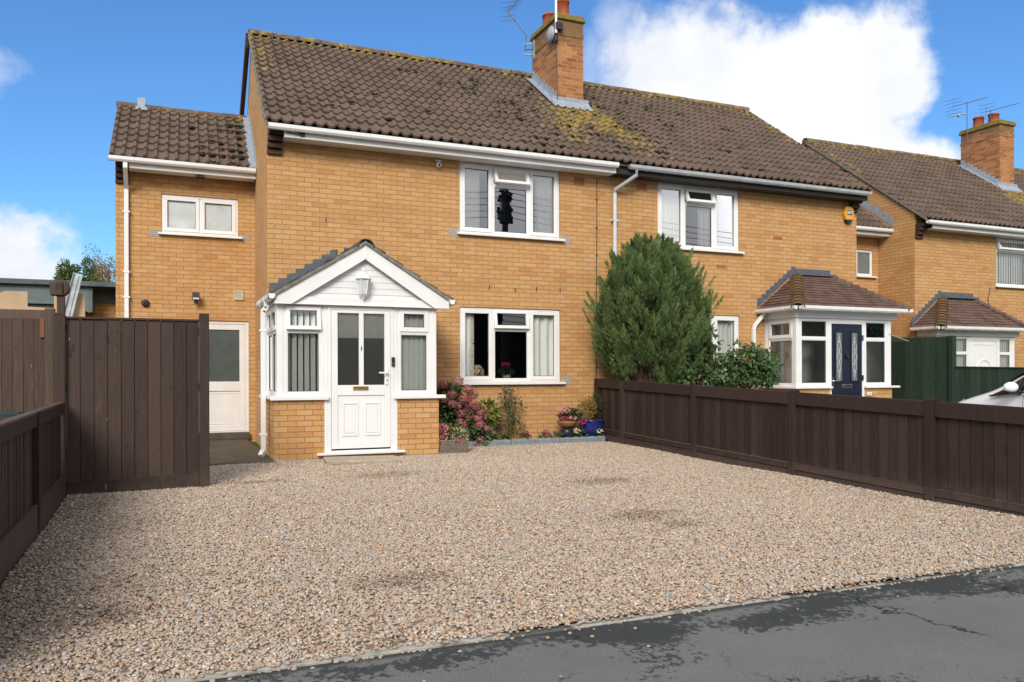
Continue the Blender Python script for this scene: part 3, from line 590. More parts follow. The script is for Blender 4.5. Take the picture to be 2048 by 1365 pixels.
def tile_roof(name, xa, xb, eave, ridge, parent, mat, lich=None, roll=.165, gauge=.30, jit=.006, flat=False, xf=None):
    """interlocking tiles, every tile its own little surface; xa, xb = functions of y giving the ends of each course"""
    b = MB(); b.at = {'tile': [], 'lichen': []}
    (y0, z0), (y1, z1) = eave, ridge; L = math.hypot(y1 - y0, z1 - z0); sy, sz = (y1 - y0) / L, (z1 - z0) / L; ny, nz_ = -sz, sy
    rows = max(1, round(L / gauge)); g_ = L / rows; tw = 2 * roll; K = 12 if not flat else 2
    def H(u):
        if flat: return 0
        q = (u * 2) % 1.0; return .040 * math.sin(math.pi * q / .5) ** .8 if q < .5 else -.007 * math.sin(math.pi * (q - .5) / .5)
    for r_ in range(rows):
        s0 = r_ * g_ - (.05 if r_ == 0 else 0); s1 = (r_ + 1) * g_ + (.06 if r_ < rows - 1 else 0); ym = y0 + sy * (s0 + s1) / 2
        A, B = xa(ym), xb(ym); nt = max(1, round((B - A) / tw)); w = (B - A) / nt; odd = (r_ % 2) * .5 if flat else 0
        for i in range(nt + (1 if odd else 0)):
            u0, u1 = i - odd, i + 1 - odd; u0, u1 = max(0, u0), min(nt, u1); tv = random.random(); j0, j1 = random.uniform(-jit, jit), random.uniform(-jit, jit); sj = random.uniform(-jit, jit) * 1.5
            lw = lich((A + (i + .5) * w), ym, r_, rows) if lich else 0
            base = len(b.v); dx = random.uniform(-jit, jit) * .5
            for k in range(K + 1):
                u = k / K; x = A + (u0 + (u1 - u0) * u) * w + dx
                tilt = j0 + (j1 - j0) * u
                for (s, lift) in ((s1, .002), ((s0 + s1) / 2 + sj, .022 + tilt * .5), (s0 + sj, (.044 if not flat else .030) + tilt), (s0 + sj, (.044 if not flat else .030) + tilt - (.036 if not flat else .018))):
                    h = lift + H(u); b.v.append((x, y0 + sy * s + ny * h, z0 + sz * s + nz_ * h))
            for k in range(K):
                for q in range(3):
                    a = base + k * 4 + q; b.f.append((a, a + 1, a + 5, a + 4)); b.mi.append(0); b.at['tile'].append(tv); b.at['lichen'].append(lw)
    if xf is not None: b.v = [tuple(xf @ Vector(p)) for p in b.v]
    o = b.build(name, mat, parent, recalc=False); sm = []
    return o
def ridge_tiles(parent, x0, x1, y, z, mat, r=.115, seg=.45, name='ridge_tile_row', lich=.68, xf=None):
    b = MB(xf); b.at = {'tile': [], 'lichen': []}; n = max(1, round((x1 - x0) / seg)); w = (x1 - x0) / n
    for i in range(n):
        jz, tv = random.uniform(-.008, .008), random.random()
        for k in range(8):
            a0, a1 = math.pi * (k / 8) - .15 * (k == 0), math.pi * ((k + 1) / 8) + .15 * (k == 7)
            for (xs, xe, rr) in ((x0 + i * w, x0 + (i + 1) * w - .012, r),):
                P = lambda x, a, q: (x, y - q * math.cos(a), z + jz + q * math.sin(a) * .85)
                b.poly([P(xs, a0, rr), P(xs, a1, rr), P(xe, a1, rr + .004), P(xe, a0, rr + .004)]); b.at['tile'].append(tv); b.at['lichen'].append(lich)
                b.poly([P(xs, a0, rr), P(xs, a0, rr - .02), P(xs, a1, rr - .02), P(xs, a1, rr)]); b.at['tile'].append(tv); b.at['lichen'].append(lich)
    return b.build(name, mat, parent, recalc=False)
GUT = [(0, 0), (-.012, -.055), (-.04, -.078), (-.085, -.078), (-.108, -.05), (-.112, .002), (-.104, .002), (-.098, -.045), (-.08, -.068), (-.042, -.068), (-.02, -.05), (-.008, 0)]
def gutter(parent, x0, x1, y, z, mat, name='gutter', M=None, brackets=.9, label=None):
    b = MB(M); b.prism([(y + p, z + q) for p, q in GUT], 'x', x0, x1)
    for xe in (x0, x1 - .004): b.prism([(y + p, z + q) for p, q in GUT[:6]], 'x', xe, xe + .004)
    k = x0 + .35
    while k < x1 - .1:
        b.prism([(y + p * 1.06 + .002, z + q * 1.07) for p, q in GUT], 'x', k, k + .028); k += brackets
    o = b.build(name, mat, parent); 
    if label: o['label'] = label
    return o
def step_flash(b, pts, h=.15, n=8, mi=0, axis='y', a0=0, th=.006):
    """stepped lead along a sloping line from pts[0] to pts[1]"""
    (p0, q0), (p1, q1) = pts
    for i in range(n):
        u0, u1 = i / n, (i + 1) / n; pa, pb_ = p0 + (p1 - p0) * u0, p0 + (p1 - p0) * u1; qa, qb = q0 + (q1 - q0) * u0, q0 + (q1 - q0) * u1
        b.prism([(pa, qa), (pb_, qb), (pb_, qb + h * .55), (pb_, max(qa, qb) + h * .75), (pa + (pb_ - pa) * .12, max(qa, qb) + h * .75 - .012), (pa, qa + h * .5)], axis, a0 - th * (1 + .001 * i), a0)
def at(x, y, Y):
    """the point of the vertical plane Y that the photograph shows at (x, y): used only to read off measurements"""
    d = RT * (x - 1024) / F - UP * (y - 682.5 - SY) / F + fw
    return CAM + d * ((Y - CAM.y) / d.y)

EAVE, RIDGE = (-0.36, 4.84), (3.45, 7.60)
def roof_z(y): return EAVE[1] + (RIDGE[1] - EAVE[1]) * (y - EAVE[0]) / (RIDGE[0] - EAVE[0])
def eaves(h, M, x0, x1, gx0, gx1, soffit_mat, fascia_mat, gmat, y=0.0, ztop=4.795):
    b = MB(M); b.box(x0, x1, y - .30, y - .276, ztop - .158, ztop - .01); b.build('fascia', fascia_mat, h, bevel=0.003)
    b = MB(M); k = y - .276
    while k < y - .02: b.box(x0, x1, k, min(k + .088, y - .001), ztop - .152, ztop - .142); k += .091
    b.build('soffit', soffit_mat, h)
    gutter(h, gx0, gx1, y - .302, ztop, gmat, M=M)
def corbel(h, M, x0, x1, y, z):
    b = MB(M)
    for i in range(4): b.box(x0 + .004 * i, x1 - .003 * i, y - .05 - .062 * i, y + .0, z + .088 * i, z + .088 * i + .07)
    for i in range(4): b.box(x0 + .02, x1 - .02, y - .03 - .062 * i, y + .002, z + .088 * i + .07, z + .088 * (i + 1))
    b.build('corbel', M_CORBEL, h, bevel=0.006)
def chimney(h, M, x0, x1, y0, y1, ztop, mast, zb=6.1, ph=.50):
    c = MB(M); c.box(x0, x1, y0, y1, zb, ztop); ch = c.build('chimney', M_CHIM, h)
    k = MB(M); k.box(x0 - .045, x1 + .045, y0 - .045, y1 + .045, ztop, ztop + .075); k.box(x0 - .02, x1 + .02, y0 - .02, y1 + .02, ztop + .075, ztop + .13); k.build('chimney_crown', M_MOSSTOP, ch, bevel=0.015)
    k = MB(M); k.box(x0 - .012, x1 + .012, y0 - .012, y1 + .012, ztop - .32, ztop - .245); k.build('brick_band', M_CHIM, ch)
    for (px, py, hh) in ((x0 + .22, y0 + .80, .34), (x0 + .34, y0 + .42, ph)):
        p_ = MB(M); p_.lathe([(.165, 0), (.15, .03), (.135, hh * .85), (.15, hh * .86), (.15, hh * .97), (.14, hh), (.11, hh), (.10, hh - .1)], (px, py, ztop + .10), 18); p_.build('chimney_pot', M_POT, ch, smooth=True)
    fl = MB(M)
    s = (RIDGE[1] - EAVE[1]) / (RIDGE[0] - EAVE[0])
    zf = roof_z(y0); fl.prism([(y0 - .17, zf - .17 * s + .085), (y0 - .01, zf + .13), (y0 - .01, zf + .20), (y0 + .0, zf + .20), (y0 + .0, zf + .05), (y0 - .17, zf - .17 * s + .06)], 'x', x0 - .12, x1 + .12)
    for sx in (-1, 1):
        X = x0 if sx < 0 else x1
        step_flash(fl, [(y0, zf + .08), (y1, roof_z(y1) + .08)], .20, 9, axis='x', a0=X - .0 if sx < 0 else X + .007)
        fl.prism([(y0 - .16, zf - .16 * s + .075), (y1, roof_z(y1) + .075), (y1, roof_z(y1) + .09), (y0 - .16, zf - .16 * s + .09)], 'x', min(X, X + sx * .14), max(X, X + sx * .14))
    fl.build('lead_flashing', M_LEAD, ch)
    return ch
mt, t = new_mat('lichened_crown'); p = t.pos()
c = t.ramp(t.noise(p, 9, 5, .7), [(.3, (.10, .085, .05)), (.5, (.22, .17, .05)), (.62, (.27, .20, .035)), (.75, (.30, .26, .2))]); M_MOSSTOP = finish(mt, t, c, .95, .2, t.noise(p, 40, 4), .6, .01)

def downpipe(h, pts, r, mat, M=None, square=False, clips=(), name='downpipe'):
    b = MB(M)
    if square:
        for a, c in zip(pts[:-1], pts[1:]):
            a, c = Vector(a), Vector(c); d = c - a; q = d.to_track_quat('Z', 'Y').to_euler() if abs(d.x) + abs(d.y) > .01 else (0, 0, 0)
            b.obox((a + c) / 2, (2 * r, 2 * r, d.length + r * .6), q)
    else: b.tube(pts, r, 14)
    for (x, y, z) in clips: b.box(x - r * 1.6, x + r * 1.6, y - r * 1.15, y + r * 1.6, z - .014, z + .014)
    return b.build(name, mat, h, smooth=False, bevel=0.004 if square else 0)

def lich_house(A, cx, sect):
    def fn(x, y, r, rows):
        w = 0.0
        if r >= rows - 1: w = max(w, .62)
        elif r == rows - 2: w = max(w, .3)
        if y < 2.3: d = abs(x - (cx + .15) - (-.55 if x < cx else .35) * (2.3 - y) * .8) ; w = max(w, (1.0 - d / 1.05) * min(1, .35 + (y + .5) / 2.6)) if d < 1.05 else w
        if abs(x - A) < .35: w = max(w, .2 + .35 * (y > 1.5))
        return max(0, w) + .09
    return fn

def main_house(name, T, label, W=5.92, skew=0.0, wins=(), chim=True, ext=None, cx=6.15, group=None, right_gable=False, sof=M_UPVC, gut=M_UPVC, fas=M_UPVC, gx=(0, 0.22), corbels=(), xr=None, left=True, group_=None):
    """one half of a pair: local x runs along the front, the front wall is y = 0"""
    M = Matrix.Translation(T); h = thing(name, T, label, 'house', 'brick semi-detached houses along the street')
    w = MB(M); wall_open(w, 0, W, -.4, 4.72, 0, .28, [o[:4] for o in wins])
    if left:
        pl = [(0.28, -.4), (6.9, -.4), (6.9, 4.72), (3.45, 7.50), (.28, 4.95)]
        n = len(pl); b0 = len(w.v)
        pl2 = [(0.003, -.4), (6.9, -.4), (6.9, 4.72), (3.45, 7.50), (.003, 5.0)]
        w.v += [(skew * p - .001, p, q) for p, q in pl2] + [(skew * p + .26, p, q) for p, q in pl2]
        w.f.append(tuple(range(b0, b0 + n))); w.f.append(tuple(range(b0 + 2 * n - 1, b0 + n - 1, -1))); w.mi += [0, 0]
        for i in range(n): j = (i + 1) % n; w.f.append((b0 + i, b0 + n + i, b0 + n + j, b0 + j)); w.mi.append(0)
    if right_gable: w.prism([(0.281, -.4), (6.9, -.4), (6.9, 4.72), (3.45, 7.50), (.281, 5.0)], 'x', W - .26, W + .001)
    w.box(.27, W - .001, 6.62, 6.9, -.4, 4.7)
    w.build('wall', M_BRICK, h)
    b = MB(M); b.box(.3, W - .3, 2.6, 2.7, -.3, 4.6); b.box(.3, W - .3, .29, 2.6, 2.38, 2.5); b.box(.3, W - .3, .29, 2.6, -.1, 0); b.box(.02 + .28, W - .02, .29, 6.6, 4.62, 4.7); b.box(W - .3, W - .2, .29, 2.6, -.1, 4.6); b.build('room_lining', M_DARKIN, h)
    rw = xr or W
    f = tile_roof('roof', lambda y: skew * max(y, -.3) - .05 if left else 0, lambda y: rw, EAVE, RIDGE, h, M_TILE, lich_house(0 if left else W, cx, 0), xf=M)
    b = MB(M); b.prism([(EAVE[0], EAVE[1] - .04), (RIDGE[0], RIDGE[1] - .04), (7.3, 4.8), (7.3, 4.76), (RIDGE[0], RIDGE[1] - .09), (EAVE[0], EAVE[1] - .08)], 'x', .01, rw - .01)
    b.v = [(x + skew * y * (1 - x / rw), y, z) for x, y, z in b.v]; b.build('roof_slope', M_TILE, h)
    ridge_tiles(f, skew * RIDGE[0] - .05 if left else 0.0, rw, RIDGE[0], RIDGE[1] + .0, M_TILE, xf=M)
    if left or right_gable:                                        # mortar verge
        b = MB(M)
        for (xx, sk) in ([(-.055, skew)] if left else []) + ([(W + .01, 0)] if right_gable else []):
            for i in range(14):
                y0, y1 = EAVE[0] + (RIDGE[0] - EAVE[0]) * i / 14, EAVE[0] + (RIDGE[0] - EAVE[0]) * (i + 1) / 14; sx = xx + sk * max(y0, -.3)
                b.prism([(y0, roof_z(y0) - .055), (y1, roof_z(y1) - .055), (y1, roof_z(y1) + .012 + random.uniform(-.006, .006)), (y0, roof_z(y0) + .030 + random.uniform(-.008, .008))], 'x', sx - .004, sx + .05)
            b.prism([(RIDGE[0], RIDGE[1] - .06), (7.3, 4.74), (7.3, 4.86), (RIDGE[0], RIDGE[1] + .04)], 'x', xx + sk * 3.5 - .01, xx + sk * 3.5 + .04)
        b.build('verge', M_MORTARV, f)
        if left:
            b = MB(M); b.prism([(RIDGE[0] - .05, RIDGE[1] - .0), (7.3, 4.80), (7.3, 4.50), (RIDGE[0], RIDGE[1] - .26)], 'x', -.06 + skew * 3.6 - .05, -.03 + skew * 3.6 - .03); b.build('rear_barge_board', M_CORBEL, f)
    eaves(h, M, gx[1], W, gx[0], W, sof, fas, gut)
    for (a, c) in corbels: corbel(h, M, a, c, 0, 4.43)
    return h, M, f

# ---- the house with the gabled porch
H1, M1, RF1 = main_house('brick_house', Vector((0, 0, 0)), 'buff brick semi with lichened tile roof behind the white gabled porch and side extension', wins=((3.09, 4.955, .95, 2.215), (3.09, 4.955, 3.45, 4.645)), skew=.03, corbels=((0.0, .225),), gx=(-.02, .22), cx=6.15)
VT = ((.19, .38), (.86, .38))
window(H1, 3.09, 4.955, 3.45, 4.645, .03, W3(22), glass=M_GLASSUP, vents=VT, label='upper three-light window with its small top casement open')
window(H1, 3.09, 4.955, .95, 2.215, .03, W3(8), vents=VT, label='ground floor three-light window')
b = MB()                                                        # cement left where old sills were cut back
for (x, z) in ((2.99, 3.435), (5.06, 3.44), (5.06, .97), (3.02, .95)): b = MB(); b.poly([(x - .09, -.004, z - .05), (x + .09, -.004, z - .07), (x + .11, -.004, z + .05), (x + .02, -.004, z + .09), (x - .10, -.004, z + .06)]); b.build('cement_patch', M_CEMENT, H1, recalc=False)
ch1 = chimney(H1, M1, 5.86, 6.46, 1.93, 3.13, 8.27, True)
def airbrick(h, x, z, y=0, M=None):
    b = MB(M); b.box(x - .108, x + .108, y - .008, y, z - .068, z + .068, 0)
    for i in range(8):
        for j in range(5): b.box(x - .098 + i * .0255, x - .083 + i * .0255, y - .010, y - .006, z - .058 + j * .025, z - .046 + j * .025, 1)
    b.build('air_brick', [M_AIRBRICK, M_BLACK], h)
airbrick(H1, 5.335, 4.50)
b = MB()
for px, py in ((979, 574), (1030.5, 580), (1073, 578), (1120, 580), (652, 440)): q = at(px, py, 0); b = MB(); b.box(q.x - .007, q.x + .007, -.006, 0, q.z - .04, q.z + .03); b.build('weep_vent', M_BLACK, H1)
b = MB(); b.tube([(5.69, -.012, 4.60), (5.685, -.012, 3.4), (5.67, -.012, 2.6), (5.66, -.012, .95)], .007, 6)
for i in range(7): b.box(5.667, 5.70, -.02, 0, 1.2 + i * .5, 1.215 + i * .5)
b.build('cable', M_BLACK, H1)
b = MB(); b.tube([(.24, -.31, 4.70), (.42, -.33, 4.69), (.62, -.36, 4.76), (.9, -.345, 4.74), (1.6, -.345, 4.745)], .006, 6); b.box(.44, .52, -.33, -.30, 4.67, 4.72); b.build('eaves_cable', M_BLACK, H1)
b = MB(); b.box(2.66, 2.76, -.06, 0, 4.585, 4.605); b.tube([(2.71, -.05, 4.6), (2.71, -.05, 4.55)], .014, 8); b.blob((2.71, -.06, 4.52), (.042, .042, .042), 14, 9)
cm = b.build('security_camera', M_UPVC, H1, smooth=True); b = MB(); b.lathe([(.02, 0), (.02, .012)], (2.705, -.112, 4.51), 12, axis='y'); b.build('lens', M_BLACK, cm)
# side extension
YE = 2.6
b = MB(); wall_open(b, -2.2, .09, -.4, 4.62, YE, .28, [(-1.486, -.215, 3.57, 4.25), (-1.02, -.035, .06, 2.06)])
b.prism([(YE + .28, -.4), (5.85, -.4), (5.85, 4.6), (4.2, 6.12), (YE + .28, 4.9), (YE, 4.7)], 'x', -2.199, -1.93); b.prism([(YE, 4.62), (YE + .28, 4.62), (YE + .28, 4.9)], 'x', -2.199, -1.93)
b.box(-1.93, .2, 5.57, 5.849, -.4, 4.5); b.build('extension_wall', M_BRICK, H1)
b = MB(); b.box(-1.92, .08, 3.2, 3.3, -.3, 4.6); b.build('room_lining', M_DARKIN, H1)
window(H1, -1.486, -.215, 3.57, 4.25, YE + .03, [(0, .5, 0, 1, 'sash', 0), (.5, 1, 0, 1, 'sash', 0)], glass=M_OBSC, vents=((.52, .4),), label='small two-light window with obscure glass')
b = MB()
for (x, z) in ((-1.60, 3.55), (-.10, 3.55)): b = MB(); b.poly([(x - .09, YE - .004, z - .06), (x + .09, YE - .004, z - .05), (x + .09, YE - .004, z + .05), (x - .08, YE - .004, z + .06)]); b.build('cement_patch', M_CEMENT, H1, recalc=False)
EXE, EXR = (2.2, 4.74), (4.2, 6.20)
exr = tile_roof('extension_roof', lambda y: -2.27 + .02 * (y - 2.2), lambda y: .03 * y - .02, EXE, EXR, H1, M_TILE, lambda x, y, r, n: .55 if r == n - 1 else (.25 if x > -1 else .05))
b = MB(); b.prism([(EXE[0], EXE[1] - .05), (EXR[0], EXR[1] - .04), (6.2, 4.7), (6.2, 4.66), (EXR[0], EXR[1] - .08), (EXE[0], EXE[1] - .09)], 'x', -2.25, .06); b.build('extension_slope', M_TILE, H1)
ridge_tiles(exr, -2.26, .08, EXR[0], EXR[1] - .03, M_TILE, r=.10, lich=.5)
b = MB()
for i in range(9):
    y0, y1 = EXE[0] + 2.0 * i / 9, EXE[0] + 2.0 * (i + 1) / 9; zz = lambda y: EXE[1] + .73 * (y - EXE[0])
    b.prism([(y0, zz(y0) - .06), (y1, zz(y1) - .06), (y1, zz(y1) + .012), (y0, zz(y0) + .034)], 'x', -2.275 + .02 * (y0 - 2.2), -2.235)
b.build('verge', M_MORTARV, exr)
b = MB()
zz = lambda y: EXE[1] + .73 * (y - EXE[0])
for i in range(10):
    y0, y1 = 2.12 + 2.08 * i / 10, 2.12 + 2.08 * (i + 1) / 10; x = .03 * y0
    b.v += []; b.prism([(y0, zz(y0) + .05), (y1, zz(y1) + .05), (y1, zz(y1) + .17), (y1 - .02, zz(y1) + .21), (y0, zz(y0) + .15)], 'x', x - .012, x - .002)
    b.prism([(y0, zz(y0) + .045), (y1, zz(y1) + .045), (y1, zz(y1) + .07), (y0, zz(y0) + .07)], 'x', x - .13, x - .012)
b.build('lead_flashing', M_LEAD, exr)
b = MB(); b.obox((-1.83, 4.08, 6.22), (.13, .03, .26), (rad(-20), 0, 0)); b.obox((-1.83, 3.98, 6.11), (.2, .16, .012), (rad(36), 0, 0)); b.build('flue_terminal', M_LEAD, exr)
eaves(H1, Matrix(), -1.98, .06, -2.28, .055, M_UPVC, M_UPVC, M_UPVC, y=YE - .06, ztop=4.72)
corbel(H1, Matrix(), -2.2, -1.98, YE, 4.36)
b = MB(); b.box(-.93, -.78, YE - .30, YE - .16, 4.526, 4.534); b.build('soffit_vent', M_BLACK, H1)
downpipe(H1, [(-2.03, YE - .40, 4.66), (-2.03, YE - .40, 4.56), (-2.03, YE - .045, 4.28), (-2.03, YE - .045, -.05)], .034, M_UPVC, square=True, clips=[(-2.03, YE - .045, z) for z in (3.88, 2.85, 2.42, 1.2)])
d = MB(); d.box(-1.02, -.96, YE + .03, YE + .10, .06, 2.06); d.box(-.095, -.035, YE + .03, YE + .10, .06, 2.06); d.box(-.96, -.095, YE + .03, YE + .10, 2.0, 2.06); d.box(-.96, -.095, YE - .0, YE + .12, .02, .08)
ring(d, -.958, -.098, .085, 1.995, .095, YE + .035, YE + .085); d.box(-.863, -.193, YE + .035, YE + .085, .80, .97); d.box(-.863, -.193, YE + .055, YE + .075, .18, .80); ring(d, -.84, -.215, .205, .77, .018, YE + .048, YE + .055)
do = d.build('side_door', M_SIDEDOOR, H1, bevel=0.005); b = MB(); b.poly([(-.863, YE + .055, .97), (-.193, YE + .055, .97), (-.193, YE + .055, 1.90), (-.863, YE + .055, 1.90)]); b.build('pane', M_OBSCD, do)
b = MB(); b.box(-1.02, -.035, YE - .10, YE + .02, -.06, .055); b.build('door_step', M_PATH, H1)
b = MB(); b.box(-.29, -.13, YE - .015, YE, 2.44, 2.60); ring(b, -.29, -.13, 2.44, 2.60, .014, YE - .028, YE - .015)
for i in range(8): b.box(-.272, -.148, YE - .022, YE - .014, 2.457 + i * .016, 2.465 + i * .016)
b.build('wall_vent', plain('cream_vent', (.62, .56, .42), .5), H1)
b = MB(); b.box(-.98, -.88, YE - .05, YE, 2.44, 2.50); b.obox((-.93, YE - .13, 2.47), (.12, .10, .10), (rad(-25), 0, 0)); b.tube([(-.93, YE - .1, 2.42), (-.93, YE - .1, 2.34)], .03, 10); fl_ = b.build('flood_light', M_BLACK, H1, bevel=0.006)
b = MB(); b.obox((-.93, YE - .185, 2.44), (.10, .004, .07), (rad(-25), 0, 0)); b.build('lamp_glass', plain('lamp_glass', (.5, .5, .48), .15), fl_)
b = MB(); b.lathe([(.058, 0), (.066, -.03), (.05, -.055), (.03, -.06)], (-1.738, YE, 2.33), 16, axis='y')
for i in range(3): b.box(-1.78, -1.70, YE - .068, YE - .056, 2.295 + i * .03, 2.303 + i * .03)
b.build('round_vent', M_BLACK, H1)

# ---- the neighbour, the other half of the pair
T2 = Vector((5.921, 0, 0)); W2 = 5.95
H2, M2, RF2 = main_house('brick_house', T2, 'middle buff brick semi with dark soffit, grey gutter and yellow alarm box', W=W2, left=False, right_gable=True, wins=((1.055, 2.925, .95, 2.215), (1.055, 2.925, 3.45, 4.645)), cx=.23, sof=M_DARKSOF, fas=M_DARKSOF, gut=M_GUTTERG, gx=(.22, 0.0), corbels=((W2 - .22, W2),))
window(H2, 6.976, 8.846, 3.45, 4.645, .03, W3(20), glass=M_GLASSUP, vents=VT, label='upper three-light window with pale curtains and an open top casement')
window(H2, 6.976, 8.846, .95, 2.215, .03, W3(0), vents=VT, label='ground floor window half hidden by the shrubs')
airbrick(H2, 6.63, 4.52)
downpipe(H2, [(6.30, -.36, 4.73), (6.30, -.36, 4.62), (6.03, -.07, 4.40), (6.03, -.06, 4.30)], .036, M_GUTTERG, name='swan_neck')
downpipe(H2, [(6.03, -.06, 4.34), (6.03, -.06, -.1)], .036, plain('pale_grey_pipe', (.60, .61, .62), .45), clips=[(6.03, -.055, z) for z in (3.85, 2.6, 1.2)])
M_ODD = plain('odd_red_brick', (.34, .12, .05), .9)
for (x, z) in ((9.68, 3.75), (8.30, 3.115)): b = MB(); b.box(x, x + .22, -.004, 0, z, z + .066); b.build('red_brick', M_ODD, H2)
al = MB(); q = at(1693, 430, 0)
hexa = [(-.09, .16), (.09, .16), (.135, .0), (.09, -.12), (-.09, -.12), (-.135, .0)]
al.prism([(q.x + x, q.z + z) for x, z in hexa], 'y', -.085, 0); ao = al.build('alarm_box', M_YELLOW, H2, bevel=0.012); ao['label'] = 'yellow six-sided alarm box'
al = MB(); al.prism([(q.x - .085, q.z - .12), (q.x + .085, q.z - .12), (q.x + .06, q.z - .175), (q.x - .06, q.z - .175)], 'y', -.08, 0); al.build('alarm_lamp', M_BLACK, ao)
al = MB(); al.box(q.x - .072, q.x + .072, -.088, -.086, q.z - .02, q.z + .075); al.build('alarm_badge', plain('alarm_blue', (.02, .035, .16), .5), ao)
text_mesh('alarm_lettering', 'ADT', Matrix.Translation((q.x, -.089, q.z + .026)) @ FRONT, .075, M_WHITE, ao, bold=.002)

def moss(roof_part, pts, eave, ridge):
    b = MB(); s_ = (ridge[1] - eave[1]) / (ridge[0] - eave[0])
    for (x, y) in pts:
        for k in range(random.randint(2, 4)):
            xx, yy_ = x + random.gauss(0, .05), y + random.gauss(0, .02); zz_ = eave[1] + s_ * (yy_ - eave[0]) + .045; r_ = random.uniform(.022, .05)
            b.blob((xx, yy_, zz_), (r_ * 1.3, r_, r_ * .7), 7, 5, .22)
    o = b.build('moss', M_MOSS, roof_part, smooth=True); o['kind'] = 'stuff'
M_MOSS = plain('dark_moss', (.030, .036, .014), .95, .1, .5, 30, bstr=.8, bscale=120)
lap = lambda k, e, g_: e + g_ * k
moss(RF1, [(random.gauss(5.0, .9), EAVE[0] + .245 * random.randint(1, 12)) for _ in range(46)] + [(random.uniform(.4, 5.6), EAVE[0] + .245 * random.randint(0, 14)) for _ in range(14)], EAVE, RIDGE)
moss(RF2, [(5.95 + abs(random.gauss(.5, 1.6)), EAVE[0] + .245 * random.randint(1, 12)) for _ in range(70)], EAVE, RIDGE)
moss(exr, [(random.choice([-.75, -.6, -.25, -.15]) + random.gauss(0, .07), 2.2 + .25 * random.randint(0, 6)) for _ in range(34)], EXE, EXR)

# ---- third house, set back, and the one beyond
T3 = Vector((14.55, .85, -.22))
H3, M3, RF3 = main_house('brick_house', T3, 'buff brick house set back at the far right, beyond the green fence', wins=((2.75, 4.6, 3.45, 4.645),), corbels=((0, .22),), gx=(-.02, .22), cx=5.8)
window(H3, 2.75, 4.6, 3.45, 4.645, .03, [(0, .62, 0, .72, 'fix', 0), (0, .62, .72, 1, 'open', 24), (.62, 1, 0, 1, 'sash', 0)], M=M3, label='upper window with open top casement, cut by the edge of the picture')
chimney(H3, M3, 5.45, 6.05, 1.85, 3.05, 8.27, True, ph=.34)
e3 = MB(M3); YE3 = 1.05; wall_open(e3, -2.6, .0, -.4, 4.6, YE3, .28, [(-.70, -.17, 3.66, 4.30)]); e3.prism([(YE3 + .28, -.4), (4.4, -.4), (4.4, 4.3), (2.7, 5.6), (YE3 + .28, 4.6)], 'x', -2.6, -2.35); e3.build('extension_wall', M_BRICK, H3)
window(H3, -.70, -.17, 3.66, 4.30, YE3 + .03, [(0, 1, 0, 1, 'fix', 0)], M=M3, glass=obscure('grey_obscure_glass', (.20, .23, .22), 40), label='small single-light extension window')
e3r = tile_roof('extension_roof', lambda y: -2.65, lambda y: -.01, (.68, 4.76), (2.7, 6.2), H3, M_TILE, lambda x, y, r, n: .05, xf=M3)
b = MB(M3); b.prism([(.68, 4.70), (2.7, 6.15), (2.7, 6.1), (.68, 4.66)], 'x', -2.62, -.01); b.prism([(2.7, 6.2), (2.75, 6.2), (4.7, 4.7), (4.65, 4.7)], 'x', -2.62, -.01); b.build('extension_slope', M_TILE, H3)
b = MB(M3)
step_flash(b, [(.60, 4.80), (2.7, 6.30)], .20, 10, axis='x', a0=-.002); b.build('lead_flashing', M_LEAD, e3r)
eaves(H3, M3, -2.6, -.004, -2.62, -.008, M_UPVC, M_UPVC, M_UPVC, y=YE3 - .06, ztop=4.745)
b = MB(M3); b.tube([(2.52, -.012, 3.4), (2.50, -.012, 3.25), (2.44, -.012, 3.15), (2.47, -.012, 2.9), (2.56, -.012, 2.55)], .008, 6); b.build('cable', M_BLACK, H3)
T4 = Vector((14.55 + 5.921, .85, -.22))
H4, M4, RF4 = main_house('brick_house', T4, 'house of which only a strip of tiled roof shows right of the farthest chimney', left=False, right_gable=True, cx=-.2, gx=(0, 0))

# ---- curtains and blinds hanging inside
curtain('curtain', 3.12, 3.31, .98, 2.16, .13, M_CURT, 'cream curtain hanging left inside the ground floor window, above the dog', 3)
curtain('curtain', 3.30, 3.385, .98, 2.16, .12, M_FLORAL, 'floral border strip of the left ground floor curtain beside the dog', 1, .015)
curtain('curtain', 4.50, 5.12, .98, 2.16, .13, M_CURT, 'wide cream curtain hanging right inside the ground floor window', 4, .02)
curtain('curtain', 4.38, 4.51, .98, 2.16, .12, M_FLORAL, 'floral border strip of the right ground floor curtain', 1, .015)
curtain('curtain', 3.2, 3.50, 3.47, 4.62, .13, M_CURT, 'cream curtain drawn to the left side of the upper window over the gabled porch side', 5, .025)
curtain('curtain', 4.55, 5.10, 3.47, 4.62, .13, M_CURT, 'cream curtain drawn to the right side of the upper window nearest the chimney', 7, .025)
curtain('curtain', 7.1, 7.62, 3.47, 4.62, .13, M_CURT, "white net curtain at the left of the neighbour's upper window", 6, .02)
curtain('curtain', 7.98, 8.30, 3.47, 4.40, .13, M_CURT, "white net curtain behind the middle of the neighbour's upper window", 6, .02)
curtain('curtain', 8.42, 8.74, 3.47, 4.62, .13, M_CURT, "white net curtain next to the pale blue one in the neighbour's upper window", 4, .02)
curtain('curtain', 8.72, 9.1, 3.47, 4.62, .12, M_BCURT, "pale blue curtain at the right of the neighbour's upper window", 3, .02)
curtain('curtain', 8.30, 8.82, .98, 2.16, .13, M_CURT, "cream curtain in the neighbour's ground floor window, above the shrub", 5, .02)
blinds(2.80, 4.55, 3.5, 4.6, .16, 20, 12, 'pale vertical blind in the upper window of the set-back house', M=M3)

